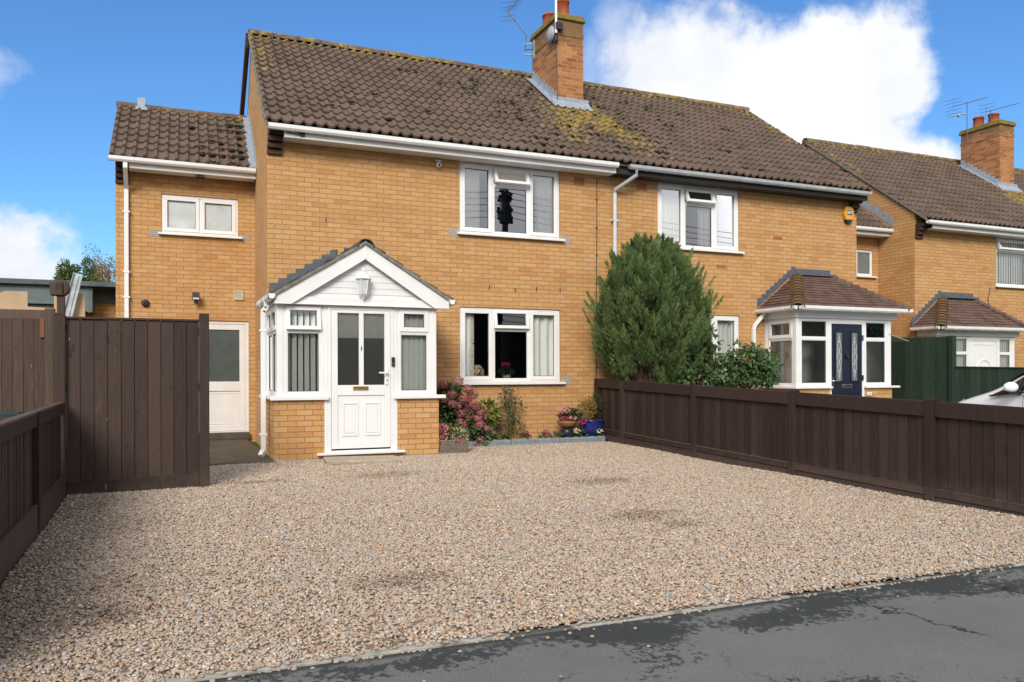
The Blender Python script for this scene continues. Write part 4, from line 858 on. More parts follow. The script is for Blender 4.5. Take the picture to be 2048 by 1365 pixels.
# ------------------------------------------------------------------ gabled porch
PY = -1.40
P1 = thing('porch', (1.1, PY, -.1), 'white gabled front porch with panelled door, lantern and dwarf brick walls', 'porch', 'front porches')
b = MB(); b.box(-.07, .605, PY, PY + .10, -.3, .745); b.box(1.64, 2.265, PY, PY + .10, -.3, .745); b.box(.605, 1.64, PY, PY + .10, -.3, -.035)
b.box(-.07, .03, PY + .10, 0, -.3, .745); b.box(2.165, 2.265, PY + .10, 0, -.3, .745); b.build('dwarf_wall', M_PBRICK, P1)
b = MB()
for (a, c, e, f) in ((-.125, .66, -.125, .03), (1.585, 2.36, 2.165, 2.32)):
    b = MB(); b.box(a, c, PY - .055, PY + .10, .745, .785); b.box(a, c, PY - .06, PY - .048, .735, .745); b.box(e, f, PY + .10, -.0, .745, .785); b.build('sill', M_UPVC, P1, bevel=0.006)
FR0, FRT = .785, 2.06
LZ = [(0, 1, 0, .71, 'fix', 0), (0, 1, .71, 1, 'open', 7)]
b = MB(); b.box(-.03, .055, PY + .012, PY + .085, FR0, FRT); b.box(2.155, 2.235, PY + .012, PY + .085, FR0, FRT); b.box(.60, .652, PY + .01, PY + .08, FR0, FRT); b.box(1.59, 1.645, PY + .01, PY + .08, FR0, FRT)
b.box(-.03, .045, -.16, -.01, FR0, FRT); b.box(2.16, 2.235, -.3, -.01, FR0, FRT); b.box(-.05, 2.25, PY + .0, PY + .09, FRT, FRT + .06); b.box(-.05, .05, PY + .09, 0, FRT, FRT + .06); b.box(2.15, 2.25, PY + .09, 0, FRT, FRT + .06)
b.build('frame', M_UPVC, P1, bevel=0.005)
window(P1, .055, .60, FR0, FRT, PY + .02, LZ, sill=None, label='left porch window with its top light open')
window(P1, 1.645, 2.155, FR0, FRT, PY + .02, [(0, 1, 0, .71, 'fix', 0), (0, 1, .71, 1, 'sash', 0)], sill=None, label='right porch window')
ML = Matrix.Translation((-.02, -.16, 0)) @ Matrix.Rotation(rad(-90), 4, 'Z')       # the left side light faces -x
window(P1, 0, 1.15, FR0, FRT, 0, [(0, .5, 0, .71, 'fix', 0), (.5, 1, 0, .71, 'fix', 0), (0, .5, .71, 1, 'sash', 0), (.5, 1, .71, 1, 'sash', 0)], M=ML, sill=None, label='porch side window')
MR = Matrix.Translation((2.22, PY + .1, 0)) @ Matrix.Rotation(rad(90), 4, 'Z')
window(P1, 0, 1.0, FR0, FRT, 0, [(0, 1, 0, .71, 'fix', 0), (0, 1, .71, 1, 'sash', 0)], M=MR, sill=None, label='porch window facing the flower bed')
# door
d = MB(); d.box(.652, .70, PY + .0, PY + .08, .02, 2.04); d.box(1.545, 1.59, PY + .0, PY + .08, .02, 2.04); d.box(.70, 1.545, PY + .0, PY + .08, 1.99, 2.04); d.box(.60, .652, PY + .002, PY + .075, -.035, FR0); d.box(1.59, 1.645, PY + .002, PY + .075, -.035, FR0); d.build('door_frame', M_UPVC, P1, bevel=0.005)
d = MB(); dx0, dx1 = .704, 1.541
d.box(dx0, dx0 + .085, PY - .012, PY + .045, .045, 1.985); d.box(dx1 - .085, dx1, PY - .012, PY + .045, .045, 1.985); d.box(dx0 + .085, dx1 - .085, PY - .012, PY + .045, 1.945, 1.985); d.box(dx0 + .085, dx1 - .085, PY - .012, PY + .045, .79, .935); d.box(dx0 + .085, dx1 - .085, PY - .012, PY + .045, .045, .13)
d.box(1.09, 1.155, PY - .012, PY + .045, .935, 1.945); d.box(dx0 + .085, dx1 - .085, PY + .004, PY + .035, .13, .79)
for (a, c) in ((.855, 1.075), (1.17, 1.39)):
    ring(d, a, c, .22, .69, .022, PY - .008, PY + .004); d.box(a + .04, c - .04, PY - .004, PY + .004, .26, .65)
dr = d.build('door', M_UPVC, P1, bevel=0.006)
g_ = MB()
for (a, c) in ((.789, 1.09), (1.155, 1.456)): g_.poly([(a, PY + .012, .935), (c, PY + .012, .935), (c, PY + .012, 1.945), (a, PY + .012, 1.945)])
g_.build('pane', M_DOORGLASS, dr)
b = MB(); b.box(1.0, 1.215, PY - .030, PY - .012, .868, .918); ring(b, 1.005, 1.21, .871, .915, .007, PY - .036, PY - .030); b.build('letter_plate', M_BRASS, dr, bevel=0.003)
b = MB(); b.box(1.468, 1.505, PY - .030, PY - .012, .94, 1.18); b.tube([(1.487, PY - .02, 1.105), (1.487, PY - .07, 1.105), (1.47, PY - .075, 1.105), (1.36, PY - .075, 1.108)], .012, 10); b.build('handle', M_UPVC, dr, bevel=0.003)
b = MB(); b.box(1.48, 1.492, PY - .033, PY - .030, .985, 1.015); b.build('keyhole', M_BLACK, dr)
text_mesh('door_number', '1', Matrix.Translation((1.122, PY - .016, 1.447)) @ FRONT, .085, M_BLACK, dr, .003, .002)
b = MB(); b.box(.50, 1.74, PY - .075, PY + .06, -.035, .0); b.box(.62, 1.63, PY - .03, PY + .06, 0, .022); b.build('door_sill', M_UPVC, P1, bevel=0.006)
b = MB(); b.box(1.557, 1.602, PY - .022, PY - .0, 1.20, 1.33, 0); b.lathe([(.012, 0), (.012, -.003)], (1.58, PY - .022, 1.235), 12, mi=1, axis='y'); b.build('doorbell', [M_BLACK, M_CHROME], P1, bevel=0.003)
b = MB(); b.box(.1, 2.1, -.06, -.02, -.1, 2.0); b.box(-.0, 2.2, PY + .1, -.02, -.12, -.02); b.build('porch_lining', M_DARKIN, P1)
b = MB(); b.box(0, 2.2, PY + .09, -.01, 2.125, 2.15); b.build('ceiling', M_WHITE, P1)
# gable
AX, AZ, SL, GZ = 1.165, 2.905, .615, 2.12
b = MB(); nb = 8
for i in range(nb):
    z0, z1 = GZ + (AZ - .09 - GZ) * i / nb, GZ + (AZ - .09 - GZ) * (i + 1) / nb; hw0, hw1 = (AZ - .05 - z0) / SL, (AZ - .05 - z1) / SL
    b.prism([(AX - hw0, z0 + .006), (AX + hw0, z0 + .006), (AX + hw1, z1), (AX - hw1, z1)], 'y', PY - .008, PY + .03); b.prism([(AX - hw0, z0), (AX + hw0, z0), (AX + hw0, z0 + .006), (AX - hw0, z0 + .006)], 'y', PY + .002, PY + .03)
b.build('gable_cladding', M_UPVC, P1)
b = MB()
for s in (-1, 1):
    L = 1.235; zb = AZ - L * SL
    b.prism([(AX, AZ), (AX + s * L, zb), (AX + s * L, zb - .105), (AX + s * (L - .22), zb - .105), (AX, AZ - .205)], 'y', PY - .095, PY - .065)
b.prism([(AX - .022, AZ - .01), (AX + .022, AZ - .01), (AX + .022, AZ - .20), (AX - .022, AZ - .20)], 'y', PY - .102, PY - .095)
b.box(-.07, 2.40, PY - .065, PY + .03, GZ - .075, GZ - .06); b.build('barge_board', M_UPVC, P1, bevel=0.004)
b = MB(); b.box(-.07, 2.30, PY - .05, PY + .01, GZ - .06, GZ + .035); b.build('gable_board', M_UPVC, P1, bevel=0.003)
rf = MB()
for s in (-1, 1):
    nR = 5
    for i in range(nR):
        u0, u1 = 1.27 * i / nR, 1.27 * (i + 1) / nR + .03
        z0, z1 = AZ + .045 - u0 * SL, AZ + .045 - u1 * SL
        nT = 5
        for k in range(nT):
            ya, yb = PY - .115 + (1.115 - PY + -1.0) * 0, 0
            ya = PY - .118 + (0 - PY + .118) * k / nT; yb = PY - .118 + (0 - PY + .118) * (k + 1) / nT; jz = random.uniform(-.004, .004)
            rf.prism([(AX + s * u0, z0 + .004), (AX + s * u1, z1 + .036 + jz), (AX + s * u1, z1 + .016 + jz), (AX + s * u0, z0 - .016)], 'y', ya, yb - .003)
pr = rf.build('porch_roof', M_SLATE, P1)
b = MB()
for s in (-1, 1):
    n = 12
    for i in range(n):
        u0, u1 = 1.29 * i / n, 1.29 * (i + 1) / n; j = random.uniform(-.006, .006)
        b.prism([(AX + s * u0, AZ - .0 - u0 * SL), (AX + s * u1, AZ - u1 * SL), (AX + s * u1, AZ + .05 - u1 * SL + j), (AX + s * u0, AZ + .05 - u0 * SL + j)], 'y', PY - .125 + j * .5, PY - .06)
b.build('mortar_verge', M_MORTARV, pr)
b = MB(); b.at = {'tile': [], 'lichen': []}
for i in range(4):
    y0, y1 = PY - .14 + .39 * i, PY - .14 + .39 * (i + 1) - .01; pts = [(AX - .125 * math.cos(a), AZ - .035 + .115 * math.sin(a)) for a in [math.pi * k / 8 for k in range(9)]]
    b.prism(pts + [(x * .85 + AX * .15, z - .012) for x, z in reversed(pts)], 'y', y0, min(y1, -.01))
b.at = {}; b.build('ridge_tiles', M_SLATE, pr)
b = MB()
step_flash(b, [(.02, AZ + .06 - SL * (AX - .02)), (AX - .1, AZ + .06 - SL * .1)], .19, 8, axis='y', a0=-.001); step_flash(b, [(2.43, AZ + .06 - SL * (2.43 - AX)), (AX, AZ + .06)], .16, 9, axis='y', a0=-.001); b.build('lead_flashing', M_DLEAD, pr)
for (gx, sgn) in ((-.05, 1), (2.38, -1)):
    MG = Matrix.Translation((gx, PY - .13, 0)) @ Matrix.Rotation(rad(90), 4, 'Z') if sgn < 0 else Matrix.Translation((gx, 0, 0)) @ Matrix.Rotation(rad(-90), 4, 'Z')
    gutter(P1, 0, 1.53, 0, 2.17, M_UPVC, M=MG, brackets=.6)
downpipe(P1, [(-.115, -.98, 2.10), (-.125, -.98, 2.02), (-.165, -.98, 1.97), (-.165, -.98, .02), (-.20, -1.02, -.04)], .033, M_UPVC, square=True, clips=[(-.165, -.98, z) for z in (1.70, .25)])
# lantern on the gable
lx, ly, lz = 1.130, PY - .105, 2.36
ln = MB(); ln.box(lx - .03, lx + .03, PY - .02, PY, lz + .05, lz + .17); ln.tube([(lx, PY - .01, lz + .15), (lx, ly + .02, lz + .21), (lx, ly, lz + .175)], .010, 8)
ln.lathe([(.115, .055), (.12, .065), (.075, .115), (.03, .135), (.025, .155), (.012, .165), (.016, .175), (.004, .20)], (lx, ly, lz), 6); ln.lathe([(.062, -.16), (.068, -.148), (.035, -.185), (.02, -.20), (.008, -.225)][::-1], (lx, ly, lz), 6)
for k in range(6):
    a = 2 * math.pi * k / 6; ln.tube([(lx + .068 * math.cos(a), ly + .068 * math.sin(a), lz - .155), (lx + .10 * math.cos(a), ly + .10 * math.sin(a), lz + .06)], .007, 6)
lt = ln.build('wall_lantern', M_UPVC, P1)
M_LANT = plain('frosted_lantern_glass', (.60, .64, .66), .2, .5, .2, 12)
g_ = MB(); g_.lathe([(.060, -.15), (.092, .055)], (lx, ly, lz), 6); g_.build('lantern_glass', M_LANT, lt); g_ = MB(); g_.blob((lx, ly, lz - .06), (.025, .025, .05)); g_.build('bulb', M_WHITE, lt, smooth=True)
blinds(.09, .60, .84, 2.0, PY + .13, 6, -52, 'vertical blind turned open behind the left porch window')
blinds(1.68, 2.14, .84, 2.0, PY + .14, 6, -24, 'vertical blind turned almost shut behind the right porch window', w=.096)
b = MB(); b.box(.78, 1.462, PY + .055, PY + .06, 1.60, 1.96); tag(b.build('roller_blind', plain('cream_roller_blind', (.72, .72, .62), .8), None, org=(1.12, PY + .06, 1.6)), 'cream roller blind pulled part way down inside the porch door', 'blind')
b = MB(); b.obox((1.02, -1.88, -.072), (.98, .50, .055), (rad(1), rad(.6), rad(-4))); tag(b.build('doorstep_slab', M_STEP, None, bevel=0.015, org=(1.02, -1.88, -.1)), 'worn pale stone slab laid on the gravel below the white porch door', 'doorstep')

# ------------------------------------------------------------------ hipped porches
def hip_porch(T, label, X0, X1, Yf, door, door_mat, fz=0.0, blindmat=None, base=None):
    M = Matrix.Translation(T); P = thing('porch', T, label, 'porch', 'front porches'); zs, zt = .86, 2.16
    dx0, dx1 = door
    b = MB(M); b.box(X0, dx0 - .05, Yf, Yf + .1, -.3, zs - .04); b.box(dx1 + .05, X1, Yf, Yf + .1, -.3, zs - .04); b.box(X0, X0 + .1, Yf + .1, 0, -.3, zs - .04); b.box(X1 - .1, X1, Yf + .1, 0, -.3, zs - .04); b.build('dwarf_wall', M_PBRICK, P)
    b = MB(M); b.box(X0 - .06, dx0 - .03, Yf - .06, Yf + .1, zs - .04, zs); b.box(dx1 + .03, X1 + .16, Yf - .06, Yf + .1, zs - .04, zs); b.box(X0 - .06, X0 + .06, Yf + .1, 0, zs - .04, zs); b.build('sill', M_UPVC, P, bevel=0.006)
    b = MB(M); b.box(X0 + .01, X0 + .095, Yf + .01, Yf + .09, zs, zt); b.box(X1 - .09, X1 - .01, Yf + .01, Yf + .09, zs, zt); b.box(dx0 - .055, dx0, Yf + .01, Yf + .09, -.05, zt); b.box(dx1, dx1 + .055, Yf + .01, Yf + .09, -.05, zt); b.box(dx0, dx1, Yf + .01, Yf + .09, 2.06, zt)
    b.box(X0 - .02, X1 + .12, Yf - .03, Yf + .1, zt, zt + .155); b.box(X0 - .02, X0 + .08, Yf + .1, 0, zt, zt + .155); b.box(X1 - .08, X1 + .02, Yf + .1, 0, zt, zt + .155); b.box(X0 + .015, X0 + .08, -.09, -.005, zs, zt); b.build('frame', M_UPVC, P, bevel=0.005)
    L2 = [(0, 1, 0, .70, 'fix', 0), (0, 1, .70, 1, 'fix', 0)]
    window(P, X0 + .095, dx0 - .055, zs, zt, Yf + .02, L2, M=M, sill=None, label='porch window left of the door'); window(P, dx1 + .055, X1 - .09, zs, zt, Yf + .02, L2, M=M, sill=None, label='porch window right of the door')
    window(P, 0, -Yf - .18, zs, zt, 0, [(0, 1, 0, .70, 'fix', 0), (0, 1, .70, 1, 'sash', 0)], M=M @ Matrix.Translation((X0 + .02, -.09, 0)) @ Matrix.Rotation(rad(-90), 4, 'Z'), sill=None, label='porch side window')
    window(P, 0, -Yf - .2, zs, zt, 0, [(0, 1, 0, .70, 'fix', 0), (0, 1, .70, 1, 'fix', 0)], M=M @ Matrix.Translation((X1 - .02, Yf + .1, 0)) @ Matrix.Rotation(rad(90), 4, 'Z'), sill=None, label='porch window on the far side')
    d = MB(M); d.box(dx0 + .004, dx1 - .004, Yf + .02, Yf + .065, -.02, 2.055); dr = d.build('door', door_mat, P, bevel=0.004)
    # roof: front slope and two hips
    ze, zr, ov = zt + .20, 3.10, .20; ye = Yf - ov; xl, xr_ = X0 - .14, X1 + .22; al, ar = xl + .98, xr_ - .98
    s = (zr - ze) / (0 - ye)
    fl_ = lambda y: xl + (al - xl) * (y - ye) / (0 - ye); fr = lambda y: xr_ + (ar - xr_) * (y - ye) / (0 - ye)
    rf = tile_roof('porch_roof', fl_, fr, (ye, ze), (-.005, zr), P, M_PTILE, None, roll=.083, gauge=.10, jit=.003, flat=True, xf=M)
    MLs = M @ Matrix.Translation((xl, 0, 0)) @ Matrix.Rotation(rad(-90), 4, 'Z')      # left hip seen in its own frame: x runs along -Y
    sl_ = (zr - ze) / (al - xl)
    tile_roof('hip_slope', lambda y: 0.0, lambda y: -ye * (1 - y / (al - xl)), (0.0, ze), (al - xl, zr), rf, M_PTILE, None, roll=.083, gauge=.10, jit=.003, flat=True, xf=MLs)
    MRs = M @ Matrix.Translation((xr_, 0, 0)) @ Matrix.Rotation(rad(90), 4, 'Z')
    tile_roof('hip_slope', lambda y: ye * (1 - y / (al - xl)), lambda y: 0.0, (0.0, ze), (xr_ - ar, zr), rf, M_PTILE, None, roll=.083, gauge=.10, jit=.003, flat=True, xf=MRs)
    b = MB(M); b.poly([(xl, ye, ze - .02), (xr_, ye, ze - .02), (xr_, -.01, ze - .02), (xl, -.01, ze - .02)]); b.poly([(xl, ye, ze - .015), (xr_, ye, ze - .015), (ar, -.01, zr - .02), (al, -.01, zr - .02)]); b.poly([(xl, ye, ze - .015), (al, -.01, zr - .02), (xl, -.01, ze - .015)]); b.poly([(xr_, ye, ze - .015), (ar, -.01, zr - .02), (xr_, -.01, ze - .015)]); b.build('roof_deck', M_WHITE, rf)
    for (xa, xb_, hm) in ((xl, al, M_MOSSTILE), (xr_, ar, M_PTILE)):
        h_ = MB(M); h_.at = {'tile': [], 'lichen': []}; n = 11; A = Vector((xa, ye, ze)); B = Vector((xb_, -.0, zr)); dv = (B - A) / n; dn = dv.normalized(); sd = dn.cross(Vector((0, 0, 1))).normalized(); nn = sd.cross(dn)
        for i in range(n):
            tv = random.random()
            p0 = A + dv * i - dn * .03; p1 = A + dv * (i + 1) + dn * .02
            for k in range(6):
                a0, a1 = math.pi * k / 6, math.pi * (k + 1) / 6; R0, R1 = .135, .105
                Q = lambda p, r, a, lift: tuple(p + sd * (r * math.cos(a)) + nn * (r * .75 * math.sin(a) - .045 + lift))
                h_.poly([Q(p0, R0, a0, .02), Q(p0, R0, a1, .02), Q(p1, R1, a1, 0), Q(p1, R1, a0, 0)]); h_.poly([Q(p0, R0, a0, .02), Q(p0, R0 - .02, a0, .015), Q(p0, R0 - .02, a1, .015), Q(p0, R0, a1, .02)])
                for _ in (0, 1): h_.at['tile'].append(tv); h_.at['lichen'].append(0)
        h_.build('hip_tiles', hm, rf, recalc=False)
    b = MB(M); step_flash(b, [(xl - .02, ze + .04), (al - .05, zr + .04)], .16, 9, axis='y', a0=-.001); b.prism([(al - .08, zr - .02), (ar + .05, zr - .02), (ar + .02, zr + .12), (al - .05, zr + .12)], 'y', -.02, -.001); b.prism([(al - .08, zr - .02), (ar + .08, zr - .02), (ar + .08, zr + .02), (al - .08, zr + .02)], 'y', -.14, -.02) ; b.build('lead_flashing', M_DLEAD, rf)
    gutter(P, xl + .03, xr_ + .05, ye + .03, ze + .0, M_UPVC, M=M, brackets=.45)
    gutter(P, 0.0, -ye - .02, 0, ze + .0, M_UPVC, M=M @ Matrix.Translation((xl + .03, 0, 0)) @ Matrix.Rotation(rad(-90), 4, 'Z'), brackets=.4)
    b = MB(M); b.box(X0 + .12, X1 - .12, Yf + .1, -.01, -.15, -.03); b.box(X0 + .11, X1 - .11, -.06, -.02, -.03, 2.25); b.build('porch_lining', M_GREYINT, P)
    return P, M, dr
P2, MP2, DR2 = hip_porch(Vector((9.43, 0, -.02)), 'white hipped front porch with small brown tiles, navy blue door and bare windows', 0.0, 2.43, -.90, (.875, 1.66), M_NAVY)
Yd = -.88
for (a, c) in ((9.43 + .965, 9.43 + 1.165), (9.43 + 1.36, 9.43 + 1.56)):
    b = MB(); ring(b, a, c, .92, 1.90, .025, Yd - .015, Yd + .0); b.build('panel_moulding', M_NAVY, DR2, bevel=0.003)
    b = MB(); b.poly([(a + .02, Yd - .004, .94), (c - .02, Yd - .004, .94), (c - .02, Yd - .004, 1.88), (a + .02, Yd - .004, 1.88)]); b.build('pane', obscure('leaded_glass', (.16, .20, .20), 30), DR2)
    b = MB(); mx = (a + c) / 2
    for s in (-1, 1):
        b.tube([(mx + s * .045 * math.sin(3 * math.pi * k / 24) * (1 if k else 0), Yd - .008, 1.10 + .62 * k / 24) for k in range(25)], .0045, 5); b.tube([(mx + s * .06 * math.cos(math.pi * k / 12 - math.pi / 2) if 0 else mx + s * .058 * math.sin(math.pi * k / 24), Yd - .008, 1.0 + .82 * k / 24) for k in range(25)], .0035, 5)
    b.tube([(mx, Yd - .008, .96), (mx, Yd - .008, 1.86)], .003, 5); b.build('lead_pattern', plain('bright_lead', (.55, .56, .56), .4), DR2)
b = MB(); ring(b, 10.40, 10.60, .12, .72, .02, Yd - .008, Yd); ring(b, 10.79, 10.99, .12, .72, .02, Yd - .008, Yd); b.build('panel_moulding', M_NAVY, DR2, bevel=0.003)
b = MB(); b.box(10.57, 10.82, Yd - .02, Yd, .80, .875); b.build('letter_plate', M_CHROME, DR2, bevel=0.004)
b = MB(); b.box(10.66, 10.735, Yd - .02, Yd, 1.42, 1.50); b.lathe([(.035, 0), (.035, -.03)], (10.70, Yd - .015, 1.40), 12, axis='y'); b.build('knocker', M_BLACK, DR2, bevel=0.004)
b = MB(); b.box(10.325, 10.355, Yd - .02, Yd, .76, 1.02); b.tube([(10.34, Yd - .06, .94), (10.44, Yd - .06, .94)], .012, 8); b.tube([(10.34, Yd, .94), (10.34, Yd - .06, .94)], .012, 8); b.build('handle', M_CHROME, DR2)
for z in (1.78, 1.0): b = MB(); b.box(11.07, 11.10, Yd - .035, Yd, z - .05, z + .05); b.build('hinge', M_CHROME, DR2)
b = MB(); b.box(9.86, 10.05, -.915, -.90, .55, .68, 0); npl = b.build('number_plate', plain('grey_slate_plate', (.33, .36, .40), .5), P2); text_mesh('house_number', '3', Matrix.Translation((9.985, -.918, .615)) @ FRONT, .10, M_BLACK, npl, .002, .002)
b = MB(); b.box(11.19, 11.29, -.93, -.90, .655, .72, 0); b.lathe([(.014, 0), (.014, -.006)], (11.24, -.93, .687), 10, mi=1, axis='y'); b.build('doorbell', [M_UPVC, M_BLACK], P2, bevel=0.004)
downpipe(P2, [(9.36, -.14, 2.28), (9.30, -.10, 2.20), (9.16, -.06, 2.03), (9.14, -.055, 1.96), (9.14, -.055, -.05)], .033, M_UPVC, square=True, clips=[(9.14, -.055, 1.5)])
b = MB(); b.obox((12.05, -.55, 1.80), (.55, .7, .012), (0, rad(14), 0)); b.build('canopy_sheet', plain('clear_sheet', (.45, .40, .34), .3), P2)
# heart hanging in the side window
h_ = MB(); hp = [(0.0, -.16), (.05, -.115), (.10, -.04), (.115, .03), (.085, .08), (.04, .085), (0, .045), (-.04, .085), (-.085, .08), (-.115, .03), (-.10, -.04), (-.05, -.115)]
hx, hy, hz = 9.56, -.42, 1.44
h_.M = Matrix.Translation((hx, hy, hz)) @ Matrix.Rotation(rad(-60), 4, 'Z'); h_.prism([(x * .95, z) for x, z in hp], 'y', -.025, .025); h_.tube([(0, 0, .05), (0, 0, .50)], .007, 6)
tag(h_.build('hanging_heart', plain('white_wicker', (.75, .73, .70), .8, bstr=.8, bscale=55), None, bevel=0.012, org=(hx, hy, hz)), 'white wicker heart hanging on a ribbon in the side window of the blue-door porch', 'ornament')
P3, MP3, DR3 = hip_porch(Vector((14.6, .85, -.22)), 'white hipped porch with green blinds and an arched-panel white door, behind the green fence', 0.0, 2.6, -.55, (1.10, 1.98), M_UPVC)
b = MB(MP3); ring(b, 1.18, 1.90, .2, 1.98, .012, -.55 + .008, -.55 + .02)
b.tube([(1.54 + .22 * math.cos(math.pi * k / 12), -.535, 1.45 + .16 * math.sin(math.pi * k / 12)) for k in range(13)], .014, 6); b.build('panel_moulding', M_UPVC, DR3)
b = MB(MP3); b.box(1.44, 1.64, -.55 + .004, -.55 + .02, .75, 1.40); b.build('pane', plain('grey_door_glass', (.16, .19, .18), .1), DR3)
blinds(.08, 1.0, .88, 2.14, -.42, 11, 8, 'pale green vertical blind left of the white door in the far porch', M_GBLIND, MP3)
blinds(2.08, 2.5, .88, 2.14, -.42, 5, 8, 'pale green vertical blind right of the white door in the far porch', M_GBLIND, MP3)
ML3 = MP3 @ Matrix.Translation((.09, -.02, 0)) @ Matrix.Rotation(rad(-90), 4, 'Z')
blinds(.02, .42, .88, 2.14, .0, 5, 20, 'pale green vertical blind in the side window of the far porch', M_GBLIND, ML3)

# ------------------------------------------------------------------ fences
def boards(b, p0, p1, zb, zt, w=.12, th=.016, gap=.0, face=1, over=True, jz=.0):
    """upright boards from p0 to p1 (x, y); zb, zt = functions of the fraction along"""
    p0, p1 = Vector((*p0, 0)), Vector((*p1, 0)); L = (p1 - p0).length; d = (p1 - p0) / L; nrm = Vector((d.y, -d.x, 0)) * face; n = max(1, round(L / w)); w_ = L / n; over = False; gap = gap or .006; ang = math.atan2(d.y, d.x)
    for i in range(n):
        u = (i + .5) / n; za, zz_ = zb(u), zt(u) + random.uniform(-jz, jz); lean = rad(5) * face if over else 0
        c = p0 + d * ((i + .5) * w_) + nrm * random.uniform(-.005, .005); v0 = len(b.f)
        b.obox((c.x, c.y, (za + zz_) / 2), (w_ - gap + (.012 if over else 0), th, zz_ - za), (0, 0, ang + lean)); b.at.setdefault('board', []).extend([random.random()] * (len(b.f) - v0))
        if gap < .01 and i:
            e = p0 + d * (i * w_) - nrm * .012; v0 = len(b.f); b.obox((e.x, e.y, (za + zz_) / 2 - .01), (.03, .006, zz_ - za - .02), (0, 0, ang)); b.at['board'].extend([0.0] * (len(b.f) - v0))
def fence_build(b, name, mat, par, bevel=0.0):
    if 'board' in b.at: b.at['board'] += [random.random()] * (len(b.f) - len(b.at['board']))
    else: b.at['board'] = [random.random()] * len(b.f)
    return b.build(name, mat, par, bevel=bevel)

# low brown fence along the right of the drive
FX = 5.62; PYS = [-.16, -1.03, -3.03, -5.03, -6.96, -8.88]
fr = thing('wooden_fence', (FX, -4.5, -.15), 'low dark brown boarded fence along the right side of the gravel drive', 'fence')
ftop = lambda y: .985 + .031 * (y + .5)
for y in PYS:
    b = MB(); b.box(FX - .055, FX + .045, y - .05, y + .05, -.5, ftop(y) + .012); 
    if y < -4: b.prism([(FX - .06, ftop(y) + .012), (FX + .05, ftop(y) + .012), (FX + .02, ftop(y) + .045), (FX - .03, ftop(y) + .045)], 'y', y - .055, y + .055)
    fence_build(b, 'post', M_FENCE, fr, .006)
for a, c in zip(PYS[:-1], PYS[1:]):
    y0, y1 = a - .05, c + .05; L = y0 - y1
    pl = lambda z0, z1, x0, x1, m_=None: [(y1, ftop(y1) + z0), (y0, ftop(y0) + z0), (y0, ftop(y0) + z1), (y1, ftop(y1) + z1)]
    b = MB(); boards(b, (FX + .012, y0), (FX + .012, y1), lambda u: ftop(y0 - u * L) - .90, lambda u: ftop(y0 - u * L) - .03, w=.125, face=1); fence_build(b, 'board_panel', M_FENCE, fr)
    b = MB(); b.prism(pl(-.145, -.0, 0, 0), 'x', FX - .035, FX - .006); fence_build(b, 'top_rail', M_FENCE, fr, .004)
    b = MB(); b.prism(pl(-.02, .008, 0, 0), 'x', FX - .03, FX + .04); fence_build(b, 'capping', M_FENCE, fr, .004)
    b = MB(); b.prism(pl(-.93, -.86, 0, 0), 'x', FX - .04, FX - .004); fence_build(b, 'bottom_rail', M_GATE, fr, .004)
    b = MB(); b.prism(pl(-.862, -.856), 'x', FX - .042, FX - .004) if 0 else b.prism([(y1, ftop(y1) - .861), (y0, ftop(y0) - .861), (y0, ftop(y0) - .855), (y1, ftop(y1) - .855)], 'x', FX - .042, FX - .004); fence_build(b, 'worn_edge', M_OLDWOOD, fr)
    b = MB(); b.prism(pl(-1.25, -.935, 0, 0), 'x', FX - .028, FX + .012); fence_build(b, 'gravel_board', M_GATE, fr, .004)

# tall brown panel fence across the side passage
GY = -3.45
fg = thing('wooden_fence', (-1.7, GY, -.13), 'tall dark brown boarded panel fence screening the side passage, left of the drive', 'fence')
b = MB(); boards(b, (-2.34, GY), (-1.085, GY), lambda u: -.02, lambda u: 1.655 + .012 * u, w=.122, face=1); fence_build(b, 'board_panel', M_GATE, fg)
b = MB(); b.box(-2.34, -1.085, GY - .028, GY + .03, 1.650, 1.672); fence_build(b, 'capping', M_GATE, fg, .003)
b = MB(); b.prism([(-2.34, -.35), (-1.085, -.35), (-1.085, .03), (-2.34, .0)], 'y', GY - .032, GY + .01); fence_build(b, 'gravel_board', M_GATE, fg, .004)
for z in (.25, .9, 1.5): b = MB(); b.box(-2.34, -1.085, GY + .012, GY + .06, z, z + .09); fence_build(b, 'rail', M_GATE, fg, .004)
b = MB(); b.box(-1.085, -.985, GY - .05, GY + .05, -.4, 1.735); fence_build(b, 'post', M_GATE, fg, .006)
b = MB(); b.box(-2.452, -2.342, GY - .06, GY + .05, -.4, 1.68); b.prism([(-2.452, 1.68), (-2.342, 1.68), (-2.358, 1.70), (-2.397, 1.712), (-2.436, 1.70)], 'y', GY - .06, GY + .05); fence_build(b, 'corner_post', M_GATE, fg, .006)

